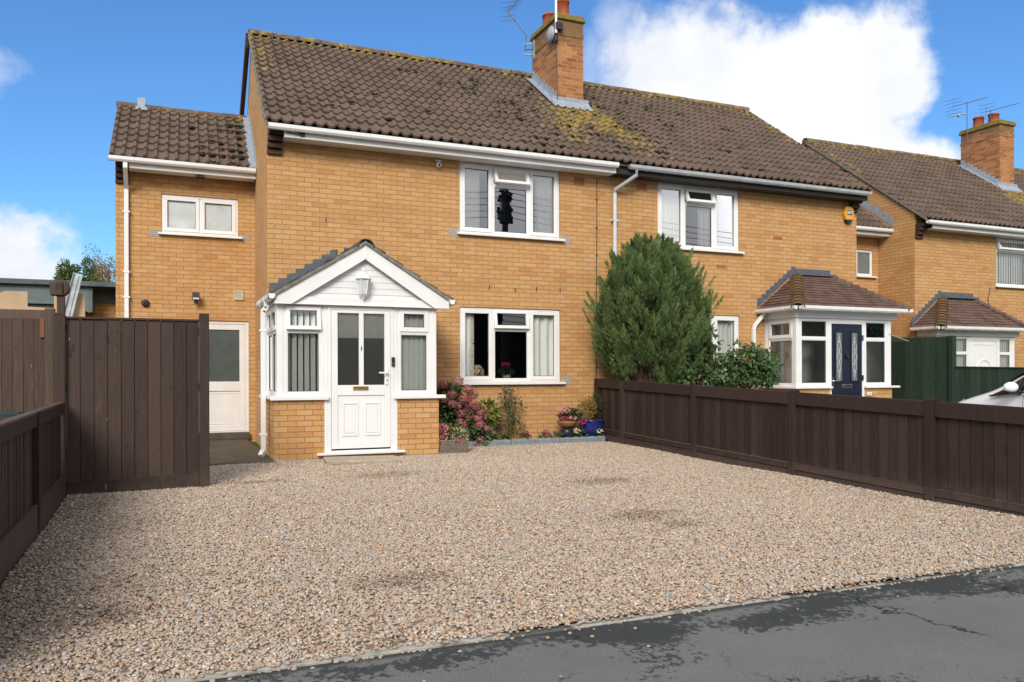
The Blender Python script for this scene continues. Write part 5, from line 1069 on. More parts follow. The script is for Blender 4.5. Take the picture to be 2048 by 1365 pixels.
# low picket fence along the left of the drive
LX = -2.375
fl_ = thing('picket_fence', (LX, -5.5, -.15), 'low dark brown picket fence with narrow gaps along the left of the drive', 'fence')
ltop = lambda y: .80 + .012 * (y + 3.5)
LY = [GY - .06, -5.36, -7.28, -9.0]
for y in LY[1:]: b = MB(); b.box(LX - .05, LX + .045, y - .05, y + .05, -.5, ltop(y) + .012); fence_build(b, 'post', M_FENCE, fl_, .006)
for a, c in zip(LY[:-1], LY[1:]):
    y0, y1 = a - .05, c + .05; L = y0 - y1
    pl = lambda z0, z1: [(y1, ltop(y1) + z0), (y0, ltop(y0) + z0), (y0, ltop(y0) + z1), (y1, ltop(y1) + z1)]
    b = MB(); boards(b, (LX - .01, y0), (LX - .01, y1), lambda u: -.05 - .03 * u, lambda u: ltop(y0 - u * L) - .04, w=.105, gap=.016, face=1, over=False); fence_build(b, 'picket_panel', M_FENCE, fl_)
    b = MB(); b.prism(pl(-.11, -.002), 'x', LX - .0, LX + .03); fence_build(b, 'top_rail', M_FENCE, fl_, .004)
    b = MB(); b.prism(pl(-.006, .014), 'x', LX - .035, LX + .036); fence_build(b, 'capping', M_OLDWOOD, fl_, .004)
    b = MB(); b.prism(pl(-1.3, -.72), 'x', LX - .0, LX + .032); fence_build(b, 'gravel_board', M_GATE, fl_, .004)

# weathered fence and gate of the garden to the left
fo = thing('wooden_fence', (-3.5, -3.3, -.13), 'weathered grey-brown boarded side gate fence at the left edge, behind the picket fence', 'fence')
b = MB(); boards(b, (-4.9, -3.30), (-2.547, -3.30), lambda u: -.1, lambda u: 1.655, w=.094, gap=.004, face=1, over=False, jz=.006); fence_build(b, 'board_panel', M_OLDWOOD, fo)
b = MB(); b.box(-4.9, -2.49, -3.275, -3.22, 1.62, 1.745); fence_build(b, 'top_rail', M_OLDWOOD, fo, .005)
b = MB(); b.box(-2.545, -2.455, -3.33, -3.24, -.3, 1.76); fence_build(b, 'post', M_OLDWOOD, fo, .006)
b = MB(); b.box(-2.585, -2.545, -3.335, -3.31, 1.46, 1.655); b.box(-2.585, -2.545, -3.335, -3.31, .50, .72); b.build('hinge_block', plain('reddish_wood', (.20, .075, .04), .8), fo, bevel=0.003)
b = MB(); b.box(-2.47, -2.395, -3.02, -2.95, -.3, 2.02); b.lathe([(.085, -.04), (.095, -.02), (.095, .03), (.08, .045)], (-2.44, -2.985, 2.0), 14, axis='y'); 
b.box(-2.53, -2.41, -3.05, -2.93, 1.92, 2.06); o = fence_build(b, 'garden_post', M_OLDWOOD, None, .012); tag(o, 'weathered wooden post with a rounded knob top rising behind the left fence', 'post')
# boards and a steel channel leaning behind it
def board_obj(name, pts, y, th, mat, label, cat, tilt=0):
    b = MB(); b.prism(pts, 'y', y, y + th); return tag(b.build(name, mat, None, bevel=0.003, org=(pts[0][0], y, pts[0][1])), label, cat)
board_obj('plywood_board', [(-3.9, 1.4), (-3.01, 1.4), (-3.01, 2.135), (-3.25, 2.135), (-3.42, 2.05), (-3.9, 2.05)], -1.0, .018, M_PLY, 'pale plywood board with a clipped corner standing at the far left edge', 'board')
board_obj('plywood_board', [(-2.72, 1.3), (-2.37, 1.3), (-2.37, 2.135), (-2.72, 2.145)], -1.0, .018, M_PLY, 'pale square plywood board standing behind the steel channel', 'board')
board_obj('plywood_board', [(-3.01, 1.3), (-2.72, 1.3), (-2.72, 1.935), (-3.01, 1.945)], -1.012, .012, M_PLY, 'low strip of pale plywood between the two taller boards', 'board')
a, c = at(146, 640, -1.1), at(155, 545, -1.1); b = MB(); dv = (c - a); mid = (a + c) / 2 - dv * .3; q = dv.to_track_quat('Z', 'Y').to_euler(); Ln = dv.length * 1.8
b.M = Matrix.Translation((0, 0, 0)); an = math.atan2((at(156, 547, -1.1) - at(133, 640, -1.1)).x, (at(156, 547, -1.1) - at(133, 640, -1.1)).z)
MC = Matrix.Translation(at(156, 547, -1.1)) @ Matrix.Rotation(an, 4, 'Y'); b = MB(MC)
b.box(-.055, .055, .03, .036, -1.5, 0); b.box(-.055, -.049, 0, .03, -1.5, 0); b.box(.049, .055, 0, .03, -1.5, 0); b.box(-.014, .014, .018, .030, -1.5, -.02)
tag(b.build('steel_channel', M_ALU, None, org=tuple(at(156, 547, -1.1))), 'galvanised steel channel leaning above the left fence', 'metal channel')
# flat-roofed garage behind
og = thing('garage', (-4.5, 3.2, -.1), 'flat-roofed outbuilding with grey-green fascia behind the boards at the left', 'garage')
b = MB(); b.box(-9, -2.21, 3.4, 8, -.3, 2.40); b.build('wall', M_BRICK, og)
b = MB(); b.box(-9, -2.62, 2.95, 2.99, 2.30, 2.64); b.box(-2.62, -2.58, 2.95, 3.4, 2.18, 2.64); b.box(-2.58, -2.21, 3.34, 3.38, 2.38, 2.66); b.prism([(-2.78, 2.30), (-2.62, 2.30), (-2.62, 2.16), (-2.70, 2.20)], 'y', 2.95, 2.99); b.build('fascia', M_FASCIA, og, bevel=0.004)
b = MB(); b.box(-9.1, -2.21, 2.86, 8.1, 2.655, 2.70); b.box(-9.1, -2.21, 2.86, 2.90, 2.62, 2.655)
for i in range(40): b.box(-6 + i * .093 + random.uniform(-.02, .02), -6 + i * .093 + random.uniform(.02, .07), 2.944, 2.951, 2.62 - random.uniform(.01, .05) * (random.random() < .5), 2.64)
b.build('felt_roof', M_FELT, og)
b = MB(); b.box(-9, -2.7, 3.0, 3.05, 1.9, 2.30); b.build('dark_opening', M_BLACK, og)
# green crate
cr = MB(); cx_, cy_, cz_ = -2.80, -4.35, .50
cr.box(cx_ - .22, cx_ + .20, cy_ - .15, cy_ + .15, cz_, cz_ + .012)
for i in range(5): ring_z = cz_ + .012 + i * .045; cr.box(cx_ - .22, cx_ + .20, cy_ - .155, cy_ - .14, ring_z, ring_z + .030); cr.box(cx_ - .22, cx_ + .20, cy_ + .14, cy_ + .155, ring_z, ring_z + .03); cr.box(cx_ - .225, cx_ - .21, cy_ - .15, cy_ + .15, ring_z, ring_z + .03); cr.box(cx_ + .19, cx_ + .205, cy_ - .15, cy_ + .15, ring_z, ring_z + .03)
for sx in (-.225, .185):
    for sy_ in (-.155, .135): cr.box(cx_ + sx, cx_ + sx + .022, cy_ + sy_, cy_ + sy_ + .022, cz_, cz_ + .235)
cr.box(cx_ - .05, cx_ + .20, cy_ - .16, cy_ + .16, cz_ + .225, cz_ + .245)
tag(cr.build('plastic_crate', plain('dark_teal_plastic', (.03, .045, .05), .45), None, org=(cx_, cy_, cz_)), 'dark slatted plastic crate standing behind the picket fence', 'crate')
b = MB(); b.box(-3.1, -2.5, -4.6, -4.1, .44, .50); [b.box(x, x + .05, y, y + .05, -.15, .44) for x in (-3.08, -2.57) for y in (-4.58, -4.17)]; tag(fence_build(b, 'garden_bench', M_OLDWOOD, None, .004), 'weathered low wooden stand under the dark crate behind the picket fence', 'stand')

# green fence beyond the neighbour's drive
GX = 13.2; gp_ = -1.19
gf = thing('wooden_fence', (GX, -2, -.2), 'dark green boarded fence, tall by the house then low, beyond the white car', 'fence')
b = MB(); boards(b, (GX, -.05), (GX, gp_), lambda u: -.3, lambda u: 1.85 - .02 * u, w=.10, face=1); fence_build(b, 'tall_panel', M_GREENF, gf)
b = MB(); boards(b, (GX, .6), (GX, -.05), lambda u: -.3, lambda u: 1.86, w=.10, face=1); fence_build(b, 'tall_panel', M_GREENF, gf)
b = MB(); b.box(GX - .06, GX + .05, gp_ - .055, gp_ + .055, -.4, 1.845); fence_build(b, 'post', M_GREENF, gf, .012)
b = MB(); boards(b, (GX, gp_ - .05), (GX, -8.9), lambda u: -.4, lambda u: 1.205 - .18 * u, w=.115, face=1); fence_build(b, 'low_panel', M_GREENF, gf)
b = MB(); b.prism([(-8.9, 1.02), (gp_ - .05, 1.205), (gp_ - .05, 1.225), (-8.9, 1.04)], 'x', GX - .03, GX + .03); fence_build(b, 'capping', M_GREENF, gf, .003)

# ------------------------------------------------------------------ flower bed
b = MB(); n = 24
def bedY(x): return -.62 + .05 * math.sin((x - 2.3) * 1.1) + (.12 * max(0, (x - 4.6)) ** 1.5)
for i in range(n):
    x0, x1 = 2.27 + 3.33 * i / n, 2.27 + 3.33 * (i + 1) / n
    for j in range(5):
        f0, f1 = j / 5, (j + 1) / 5; zf = lambda x, f: -.05 + .04 * math.sin(f * 3.1) + .012 * math.sin(17 * x + 9 * f)
        b.poly([(x0, bedY(x0) * (1 - f0), zf(x0, f0)), (x1, bedY(x1) * (1 - f0), zf(x1, f0)), (x1, bedY(x1) * (1 - f1), zf(x1, f1)), (x0, bedY(x0) * (1 - f1), zf(x0, f1))])
o = b.build('flower_bed', M_SOIL, recalc=False); o['kind'] = 'structure'
xs = [2.80, 3.75, 4.62, 5.52]
for k, (lab) in enumerate(('nearest the pink hydrangea', 'in the middle below the climbing rose', 'nearest the right-hand brown fence')):
    b = MB(); n = 14
    for i in range(n):
        x0, x1 = xs[k] + (xs[k + 1] - xs[k] - .012) * i / n, xs[k] + (xs[k + 1] - xs[k] - .012) * (i + 1) / n
        y0, y1 = bedY(x0) - .02, bedY(x1) - .02
        V = [(x0, y0 - .05, -.16), (x1, y1 - .05, -.16), (x1, y1 - .05, .0), (x0, y0 - .05, .0)]
        zt0 = .024 + .007 * math.sin(x0 * 60); zt1 = .024 + .007 * math.sin(x1 * 60)
        b.poly(V); b.poly([(x0, y0 - .05, .0), (x1, y1 - .05, .0), (x1, y1 - .025, zt1), (x0, y0 - .025, zt0)]); b.poly([(x0, y0 - .025, zt0), (x1, y1 - .025, zt1), (x1, y1 + .015, -.01), (x0, y0 + .015, -.01)])
    b.poly([(xs[k], bedY(xs[k]) - .07, -.16), (xs[k], bedY(xs[k]) - .07, 0), (xs[k], bedY(xs[k]) - .045, .024), (xs[k], bedY(xs[k]) - .005, -.01)])
    tag(b.build('edging_stone', M_EDGE, None, recalc=False, org=(xs[k], bedY(xs[k]) - .05, -.1)), 'grey rope-top edging stone of the flower bed, ' + lab, 'edging', 'edging stones of the flower bed')

def cluster(n, c, r, up=.3):
    d = rdir(n); q = RNG.random((n, 1)) ** .45; P = np.array(c) + d * q * np.array(r); return P, d
def stems(name, parent, root, tips, r=.006, mat=None):
    b = MB()
    for tp in tips: root_ = Vector(root) + Vector((random.uniform(-.03, .03), random.uniform(-.03, .03), 0)); m_ = (root_ + Vector(tp)) / 2 + Vector((random.uniform(-.03, .03), random.uniform(-.03, .03), .03)); b.tube([root_, m_, tp], [r, r * .8, r * .5], 5)
    return b.build(name, mat or M_TRUNK, parent, smooth=True)
# hydrangea
hy_ = thing('hydrangea', (2.85, -.45, -.06), 'tall hydrangea with dusky pink flower heads beside the porch', 'shrub')
HC = [((2.68, -.38, .45), (.26, .24, .45), 900), ((2.95, -.48, .22), (.36, .22, .26), 800), ((3.20, -.52, .08), (.26, .16, .18), 400), ((2.75, -.34, .78), (.20, .2, .16), 350), ((3.0, -.36, .45), (.28, .2, .2), 500)]
Ps, Ds = [], []
for c, r, n in HC: p, d = cluster(n, c, r); Ps.append(p); Ds.append(d)
Pn = np.vstack(Ps); Dn = np.vstack(Ds); nn_ = len(Pn); Nn = np.array([0, -.5, .8]) + RNG.normal(size=(nn_, 3)) * .4
leaves('foliage', Pn, Dn * .8 + RNG.normal(size=(nn_, 3)) * .4, Nn, RNG.uniform(.06, .12, nn_), RNG.uniform(.04, .075, nn_), M_HYDL, hy_, rnd=RNG.beta(1.6, 2.2, nn_))
heads = [(888, 770), (915, 762), (935, 778), (903, 790), (928, 800), (945, 790), (915, 812), (938, 822), (950, 812), (960, 825), (922, 828), (935, 838), (955, 838), (967, 835), (945, 850), (920, 845), (960, 850), (970, 858), (933, 860), (962, 870), (940, 870), (958, 880), (984, 868), (950, 895), (905, 808), (942, 808), (928, 850), (890, 800)]
stems('stem', hy_, (2.85, -.35, -.06), [tuple(at(px, py, -.5)) for px, py in heads], .005)
for i, (px, py) in enumerate(heads):
    c = at(px, py, -.62 + random.uniform(-.06, .12)); R_ = random.uniform(.066, .092); n = 260
    d = rdir(n); d[:, 1] -= .25; d /= np.linalg.norm(d, axis=1, keepdims=True)
    P = np.array(c) + d * R_ * RNG.uniform(.8, 1.0, (n, 1)) * np.array([1.1, 1, .85]); T_ = np.cross(d, RNG.normal(size=(n, 3)))
    leaves('flower_head', P, T_ + d * .3, d, .024, .019, M_HYDF, hy_, rnd=np.clip(RNG.beta(1.5, 1.7, n) + random.uniform(-.15, .1), 0, 1))
# basket of bedding plants in front of it
bk_ = thing('basket_planter', (2.52, -1.27, -.09), 'small grey wicker trough of pink and cream flowers on the gravel by the porch', 'planter')
b = MB(); x0, x1, y0, y1, z0, z1 = 2.31, 2.71, -1.37, -1.16, -.10, .09
NB = 26
for j in range(9):
    za = z0 + (z1 - z0) * j / 9 + .011
    for (A, B) in (((x0, y0), (x1, y0)), ((x1, y0), (x1, y1)), ((x1, y1), (x0, y1)), ((x0, y1), (x0, y0))):
        L = math.hypot(B[0] - A[0], B[1] - A[1]); m_ = max(3, int(L / .014)); nx, ny = (B[1] - A[1]) / L, -(B[0] - A[0]) / L
        fl = (za - z0) * .10
        b.tube([(A[0] + (B[0] - A[0]) * k / m_ + nx * (.005 * (-1) ** (k + j) + fl), A[1] + (B[1] - A[1]) * k / m_ + ny * (.005 * (-1) ** (k + j) + fl), za) for k in range(m_ + 1)], .0105, 5)
b.box(x0 + .01, x1 - .01, y0 + .01, y1 - .01, z0, z1 - .03)
b.tube([(x0 - .02, y0 - .02, z1 + .012), (x1 + .02, y0 - .02, z1 + .012), (x1 + .02, y1 + .02, z1 + .012), (x0 - .02, y1 + .02, z1 + .012), (x0 - .02, y0 - .02, z1 + .012)], .014, 6)
b.build('wicker_trough', plain('grey_wicker', (.26, .22, .17), .85, .2, .45, 30), bk_)
P, D = cluster(420, (2.53, -1.28, .17), (.23, .13, .13)); n = len(P); leaves('foliage', P, D + [0, 0, .4], RNG.normal(size=(n, 3)) * .5 + [0, -.4, .8], RNG.uniform(.03, .06, n), .03, M_YELL, bk_, rnd=RNG.random(n) * .6)
P, D = cluster(260, (2.34, -1.30, .20), (.10, .11, .16)); n = len(P); leaves('flowers', P, D, RNG.normal(size=(n, 3)) + [0, -1, .3], .034, .03, M_PINK, bk_)
P, D = cluster(230, (2.60, -1.32, .17), (.16, .1, .12)); n = len(P); leaves('flowers', P, D, RNG.normal(size=(n, 3)) + [0, -1, .3], .028, .024, M_CREAMF, bk_)
P, D = cluster(110, (2.62, -1.36, .10), (.12, .05, .05)); n = len(P); leaves('flowers', P, D, RNG.normal(size=(n, 3)) + [0, -1, .3], .03, .026, M_PINK, bk_)
rb = thing('red_begonia', (2.48, -1.05, -.05), 'bright red begonia blooms between the hydrangea and the wicker trough', 'flowers')
P, D = cluster(160, (2.47, -.98, .16), (.14, .1, .22)); n = len(P); leaves('foliage', P, D + [0, 0, .3], RNG.normal(size=(n, 3)) * .5 + [0, -.5, .8], .07, .05, M_HYDL, rb)
for (c, r) in (((2.46, -1.10, .36), .055), ((2.63, -.85, .50), .05), ((2.43, -1.12, .33), .04)):
    P, D = cluster(90, c, (r, r, r * .8)); leaves('bloom', P, D, D, .035, .03, M_RED, rb)
# pots
def pot(name, c, prof, mat, label, ribs=0, rib=0.0, soil=.02):
    T_ = thing(name, c, label, 'potted plant'); b = MB(); b.lathe(prof, c, 36, ribs=ribs, rib=rib); b.build('pot', mat, T_, smooth=True); r, h = prof[len(prof) // 2 if 0 else -1]; b = MB(); b.lathe([(.01, h + soil), (r * .99, h + soil)], c, 20); b.build('compost', M_SOIL, T_); return T_
mt, t = new_mat('cobalt_glaze'); p_ = t.obj(); c = t.ramp(t.noise(t.scale(t.pos(), (30, 30, 2)), 3, 4), [(.3, (.008, .012, .085)), (.6, (.014, .022, .15)), (.8, (.06, .09, .26))]); M_COB = finish(mt, t, c, .12, .6, coat=.5)
bp = pot('blue_pot', (5.39, -.33, -.04), [(.13, 0), (.165, .03), (.205, .16), (.212, .25), (.20, .285), (.215, .30), (.225, .325), (.215, .335), (.20, .33), (.195, .29)], M_COB, 'large ribbed cobalt blue glazed pot with upright shrubs in the corner by the fence', 20, .018)
P, D = cluster(420, (5.29, -.36, .50), (.17, .14, .20)); n = len(P); leaves('foliage', P, D + [0, 0, .6], RNG.normal(size=(n, 3)) * .6 + [0, -.5, .6], RNG.uniform(.03, .05, n), .022, M_AUT, bp, rnd=RNG.random(n))
P, D = cluster(300, (5.50, -.30, .52), (.11, .1, .24)); n = len(P); leaves('foliage', P, D + [0, 0, .7], RNG.normal(size=(n, 3)) * .6 + [0, -.5, .6], RNG.uniform(.03, .05, n), .022, M_BEDL, bp, rnd=RNG.random(n))
stems('stem', bp, (5.4, -.33, .25), [(5.2, -.36, .6), (5.3, -.3, .65), (5.5, -.3, .72), (5.53, -.28, .6), (5.36, -.38, .52)], .004)
mt, t = new_mat('banded_bronze_glaze'); zc = t.n('ShaderNodeSeparateXYZ', {0: t.pos()}).outputs[2]; c = t.ramp(t.math('FRACT', t.math('MULTIPLY', zc, 17.0)), [(.2, (.12, .05, .02)), (.45, (.42, .24, .09)), (.7, (.30, .13, .05))]); M_BRONZE = finish(mt, t, c, .3, .5)
bw = pot('bronze_bowl', (4.90, -.36, .16), [(.06, 0), (.10, .02), (.15, .055), (.17, .095), (.165, .105), (.178, .115), (.178, .128), (.168, .13), (.16, .10)], M_BRONZE, 'banded bronze glazed bowl of pink and green bedding raised on a dark pot')
b = MB(); b.lathe([(.09, 0), (.12, .02), (.125, .17), (.11, .2)], (4.90, -.36, -.05), 24); tag(b.build('dark_pot', plain('dark_blue_pot', (.015, .02, .035), .3), None, smooth=True, org=(4.9, -.36, -.05)), 'dark upturned pot that carries the banded bronze bowl', 'pot')
P, D = cluster(520, (4.95, -.38, .37), (.21, .15, .12)); n = len(P); leaves('foliage', P, D + [0, 0, .4], RNG.normal(size=(n, 3)) * .5 + [0, -.5, .7], RNG.uniform(.04, .07, n), .03, M_BEDL, bw, rnd=RNG.random(n))
for (c, r, m_) in (((4.78, -.42, .44), .07, M_PINK), ((4.86, -.45, .46), .05, M_PINK), ((4.80, -.46, .33), .05, M_MAG), ((5.14, -.50, .27), .045, M_MAG), ((4.95, -.5, .34), .04, M_PINK)):
    P, D = cluster(60, c, (r, r * .7, r * .6)); leaves('flowers', P, D, D + [0, -.5, .2], .028, .024, m_, bw)
sp_ = pot('striped_pot', (3.42, -.28, .02), [(.09, 0), (.115, .03), (.13, .16), (.15, .19), (.155, .205), (.145, .21), (.14, .19)], plain('blue_grey_pot', (.07, .10, .14), .35), 'small blue-grey pot of yellowing leaves between hydrangea and rose')
P, D = cluster(230, (3.46, -.30, .44), (.20, .13, .20)); n = len(P); leaves('foliage', P, D + [0, -.1, -.2], RNG.normal(size=(n, 3)) * .4 + [0, -.8, .6], RNG.uniform(.07, .12, n), RNG.uniform(.04, .06, n), M_YELL, sp_, rnd=RNG.random(n))
stems('stem', sp_, (3.42, -.28, .2), [(3.35, -.3, .55), (3.5, -.3, .6), (3.58, -.3, .5)], .005)
rs = thing('climbing_rose', (3.9, -.15, -.05), 'dark-leaved climbing rose with one cream bloom against the wall under the window', 'climber')
Ps = []
for (c, r, n) in (((3.86, -.14, .74), (.15, .07, .2), 120), ((3.98, -.14, .52), (.24, .09, .2), 190), ((3.80, -.15, .25), (.2, .09, .2), 130), ((4.06, -.15, .2), (.15, .09, .24), 150)):
    Ps.append(cluster(n, c, r))
Pn = np.vstack([p for p, d in Ps]); Dn = np.vstack([d for p, d in Ps]); n = len(Pn); leaves('foliage', Pn, Dn + RNG.normal(size=(n, 3)) * .4, RNG.normal(size=(n, 3)) * .5 + [0, -.8, .4], RNG.uniform(.03, .055, n), .026, M_ROSE, rs, rnd=RNG.random(n))
stems('stem', rs, (3.9, -.13, -.05), [(3.86, -.1, .9), (4.12, -.1, .93), (4.06, -.12, .6), (3.75, -.13, .5), (4.12, -.12, .45), (3.95, -.1, .7)], .006)
P, D = cluster(24, (4.15, -.2, .43), (.03, .03, .03)); leaves('bloom', P, D, D, .03, .025, M_CREAMF, rs)
P, D = cluster(16, (4.13, -.13, .93), (.04, .03, .02)); leaves('leaf_spray', P, D, D, .04, .02, M_ROSE, rs)
for k, (x, y, m_, lab) in enumerate(((3.45, -.50, None, 'low green bedding plant behind the edging near the hydrangea'), (3.72, -.46, None, 'low green bedding plant under the climbing rose'), (4.05, -.48, M_MAG, 'small bedding plant with dark red flowers right of the rose'), (4.42, -.46, M_MAG, 'maroon pansy in the middle of the bare soil'), (4.68, -.44, None, 'leafy bedding plant just left of the bronze bowl'),
                             (4.97, -.52, M_CREAMF, 'white pansy at the foot of the bronze bowl'), (5.18, -.44, None, 'low green plant between the bowl and the blue pot'), (5.42, -.50, M_CREAMF, 'white pansy at the foot of the blue pot'), (3.25, -.52, None, 'dark leafy plant at the foot of the hydrangea'))):
    T_ = thing('bedding_plant', (x, y, -.04), lab, 'flowers', 'bedding plants in the soil'); P, D = cluster(90, (x, y, .03), (.10, .07, .07)); n = len(P); leaves('foliage', P, D + [0, 0, .5], RNG.normal(size=(n, 3)) * .5 + [0, -.4, .8], RNG.uniform(.03, .06, n), .026, M_BEDL, T_)
    if m_: P, D = cluster(22, (x + .01, y - .04, .12), (.05, .03, .03)); leaves('flowers', P, D, D + [0, -1, .2], .034, .03, m_, T_)
# weeds and fallen leaves
for (px, py) in ((187, 1190), (790, 1288)):
    q = at(px, py, 0); dd = (q - CAM); tt = (gz(-8) - CAM.z) / dd.z; q = CAM + dd * tt
    P, D = cluster(40, (q.x, q.y, q.z + .02), (.04, .03, .015)); tag(leaves('weed', P, D + [0, 0, .3], D * .3 + [0, 0, 1], .016, .010, M_BEDL, None, org=tuple(q)), 'tiny green weed growing in the gravel, ' + ('by the left fence' if px < 400 else 'at the kerb edge'), 'weed')
n = 420; cen = np.array([(-.05, -7.85), (2.5, -6.55), (-1.75, -7.9), (-.55, -3.35), (3.2, -4.6), (-1.6, -5.4)]); k = RNG.integers(0, len(cen), n)
P = np.column_stack([cen[k] + RNG.normal(size=(n, 2)) * [.26, .16], np.zeros(n)]); P[:, 2] = -.06 + .02 * P[:, 1] + .012
P = P[P[:, 0] > -2.3]; n = len(P)
o = leaves('leaf_litter', P, np.column_stack([RNG.normal(size=(n, 2)), RNG.normal(size=n) * .2]), RNG.normal(size=(n, 3)) * .3 + [0, 0, 1], RNG.uniform(.012, .03, n), RNG.uniform(.006, .014, n), M_BROWNL); o['kind'] = 'stuff'

# ------------------------------------------------------------------ conifer and shrub in the neighbour's garden
CX, CY = 6.22, -.95
cf = thing('conifer', (CX, CY, -.12), 'bushy green conifer with a bare brown patch low on its left, against the house wall', 'conifer')
ZR = np.array([-.05, .5, .9, 1.07, 1.5, 1.95, 2.33, 2.86, 3.15, 3.40]); RR = np.array([.12, .28, .42, .64, .95, 1.10, 1.06, .78, .46, .14])
Pl, Dl, Nl, Ll, Wl, Rl = [], [], [], [], [], []
def plume(B, d, Lp, m, spread, tone):
    tt = RNG.random(m) ** .85; a = np.cross(d, [0.2, .9, .3]); a /= np.linalg.norm(a); c = np.cross(d, a); th = RNG.random(m) * 6.283; q = np.sqrt(RNG.random(m)) * spread * (1.05 - tt)
    off = (np.cos(th) * q)[:, None] * a + (np.sin(th) * q)[:, None] * c
    Pl.append(B + d * (tt * Lp)[:, None] + off); dd = d + off / (spread + 1e-6) * .55 + RNG.normal(size=(m, 3)) * .22; Dl.append(dd); Nl.append(RNG.normal(size=(m, 3)))
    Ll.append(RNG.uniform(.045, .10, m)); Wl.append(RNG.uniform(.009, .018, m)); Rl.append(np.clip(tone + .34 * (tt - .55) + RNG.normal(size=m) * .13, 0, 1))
tips = []
for i in range(1250):
    z = RNG.uniform(.55, 3.30) ; th = RNG.uniform(0, 2 * math.pi); R = np.interp(z, ZR, RR) * (1 + .10 * math.sin(3 * th + 1.3 * z) + .06 * math.sin(7 * th - 2 * z)); R *= .90 if math.cos(th) > 0 else .95; s = RNG.uniform(.62, .93)
    if i > 930: s = RNG.uniform(.2, .6)
    o_ = np.array([math.cos(th), math.sin(th) * .86, 0]); B = np.array([CX, CY, z - .2]) + o_ * R * s
    if -.50 < B[0] - CX < -.15 and .3 < B[2] < 1.18 and B[1] < CY + .1: continue
    if B[0] - CX < -.80 and B[2] < 1.2: continue
    d = o_ * RNG.uniform(.2, .5) + np.array([0, 0, 1.0]) + RNG.normal(size=3) * .14; d /= np.linalg.norm(d)
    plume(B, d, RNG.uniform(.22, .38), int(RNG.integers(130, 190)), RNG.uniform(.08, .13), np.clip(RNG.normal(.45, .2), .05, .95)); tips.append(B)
for i in range(70):
    z = RNG.uniform(1.0, 3.0); th = RNG.uniform(0, 2 * math.pi); R = np.interp(z, ZR, RR) * .93; o_ = np.array([math.cos(th), math.sin(th) * .86, 0]); d = o_ * RNG.uniform(.25, .8) + np.array([0, 0, 1.0]); d /= np.linalg.norm(d)
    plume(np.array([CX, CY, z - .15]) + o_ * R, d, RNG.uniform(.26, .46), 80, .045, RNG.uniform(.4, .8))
for i in range(26):
    th = RNG.uniform(0, 6.28); r_ = RNG.random() * .28; plume(np.array([CX - .02 + r_ * math.cos(th), CY + r_ * math.sin(th), 2.88 - r_ * .4]), np.array([math.cos(th) * .12, math.sin(th) * .1, 1.0]) / 1.01, RNG.uniform(.35, .62), 150, .07, RNG.uniform(.4, .75))
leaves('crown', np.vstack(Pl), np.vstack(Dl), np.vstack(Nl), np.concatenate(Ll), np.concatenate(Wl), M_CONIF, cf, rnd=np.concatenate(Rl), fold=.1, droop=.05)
b = MB(); b.tube([(CX, CY, -.15), (CX + .03, CY, .6), (CX, CY, 1.6), (CX, CY, 2.9)], [.09, .075, .05, .015], 10)
for i in range(24):
    B = tips[RNG.integers(0, len(tips))]; z0 = random.uniform(.05, .9); b.tube([(CX + random.uniform(-.05, .05), CY + random.uniform(-.05, .05), z0), tuple((np.array([CX, CY, z0]) * .5 + B * .5) + np.array([0, 0, -.12])), tuple(B)], [.022, .014, .006], 5)
b.build('trunk', M_TRUNK, cf, smooth=True)
b = MB()
for i in range(85):
    r1 = Vector((CX + random.uniform(-.2, .02), CY - .1 + random.uniform(-.1, .1), random.uniform(.1, .75))); tp = Vector((CX - random.uniform(.05, .66), CY - random.uniform(.2, .52), random.uniform(.62, 1.5))); md = (r1 + tp) / 2 + Vector((random.uniform(-.04, .04), -.03, -.05)); b.tube([r1, md, tp], [.009, .006, .002], 4)
b.build('dead_branches', M_TWIG, cf)
shb = thing('shrub', (7.6, -1.15, -.1), 'broad-leaved green shrub with loose branches in front of the conifer and ground floor window', 'shrub')
Ps, Ds = [], []; b = MB(); root = Vector((7.35, -1.1, -.1))
for i in range(140):
    px = RNG.uniform(1318, 1552); top = np.interp(px, [1318, 1345, 1385, 1415, 1445, 1475, 1515, 1552], [745, 668, 640, 648, 700, 690, 690, 718]); py = RNG.uniform(top, 782) if px < 1500 else RNG.uniform(top, 765)
    c = at(px, py, RNG.uniform(-1.45, -.85)); md = (root + c) / 2 + Vector((0, 0, .1)); b.tube([root + Vector((random.uniform(-.2, .3), random.uniform(-.1, .1), 0)), md, c], [.012, .008, .003], 5)
    n = int(RNG.integers(22, 36)); p, d = cluster(n, tuple(c), (.12, .11, .11)); Ps.append(p); Ds.append(d)
Pn = np.vstack(Ps); n = len(Pn); leaves('foliage', Pn, np.vstack(Ds) * .6 + RNG.normal(size=(n, 3)) * .3 + [0, -.2, -.25], RNG.normal(size=(n, 3)) * .35 + [0, -.6, .75], RNG.uniform(.065, .105, n), RNG.uniform(.045, .07, n), M_SHRUB, shb, rnd=np.clip(RNG.beta(2, 2.6, n), 0, 1), fold=.12, droop=.2)
b.build('branches', M_TRUNK, shb, smooth=True)

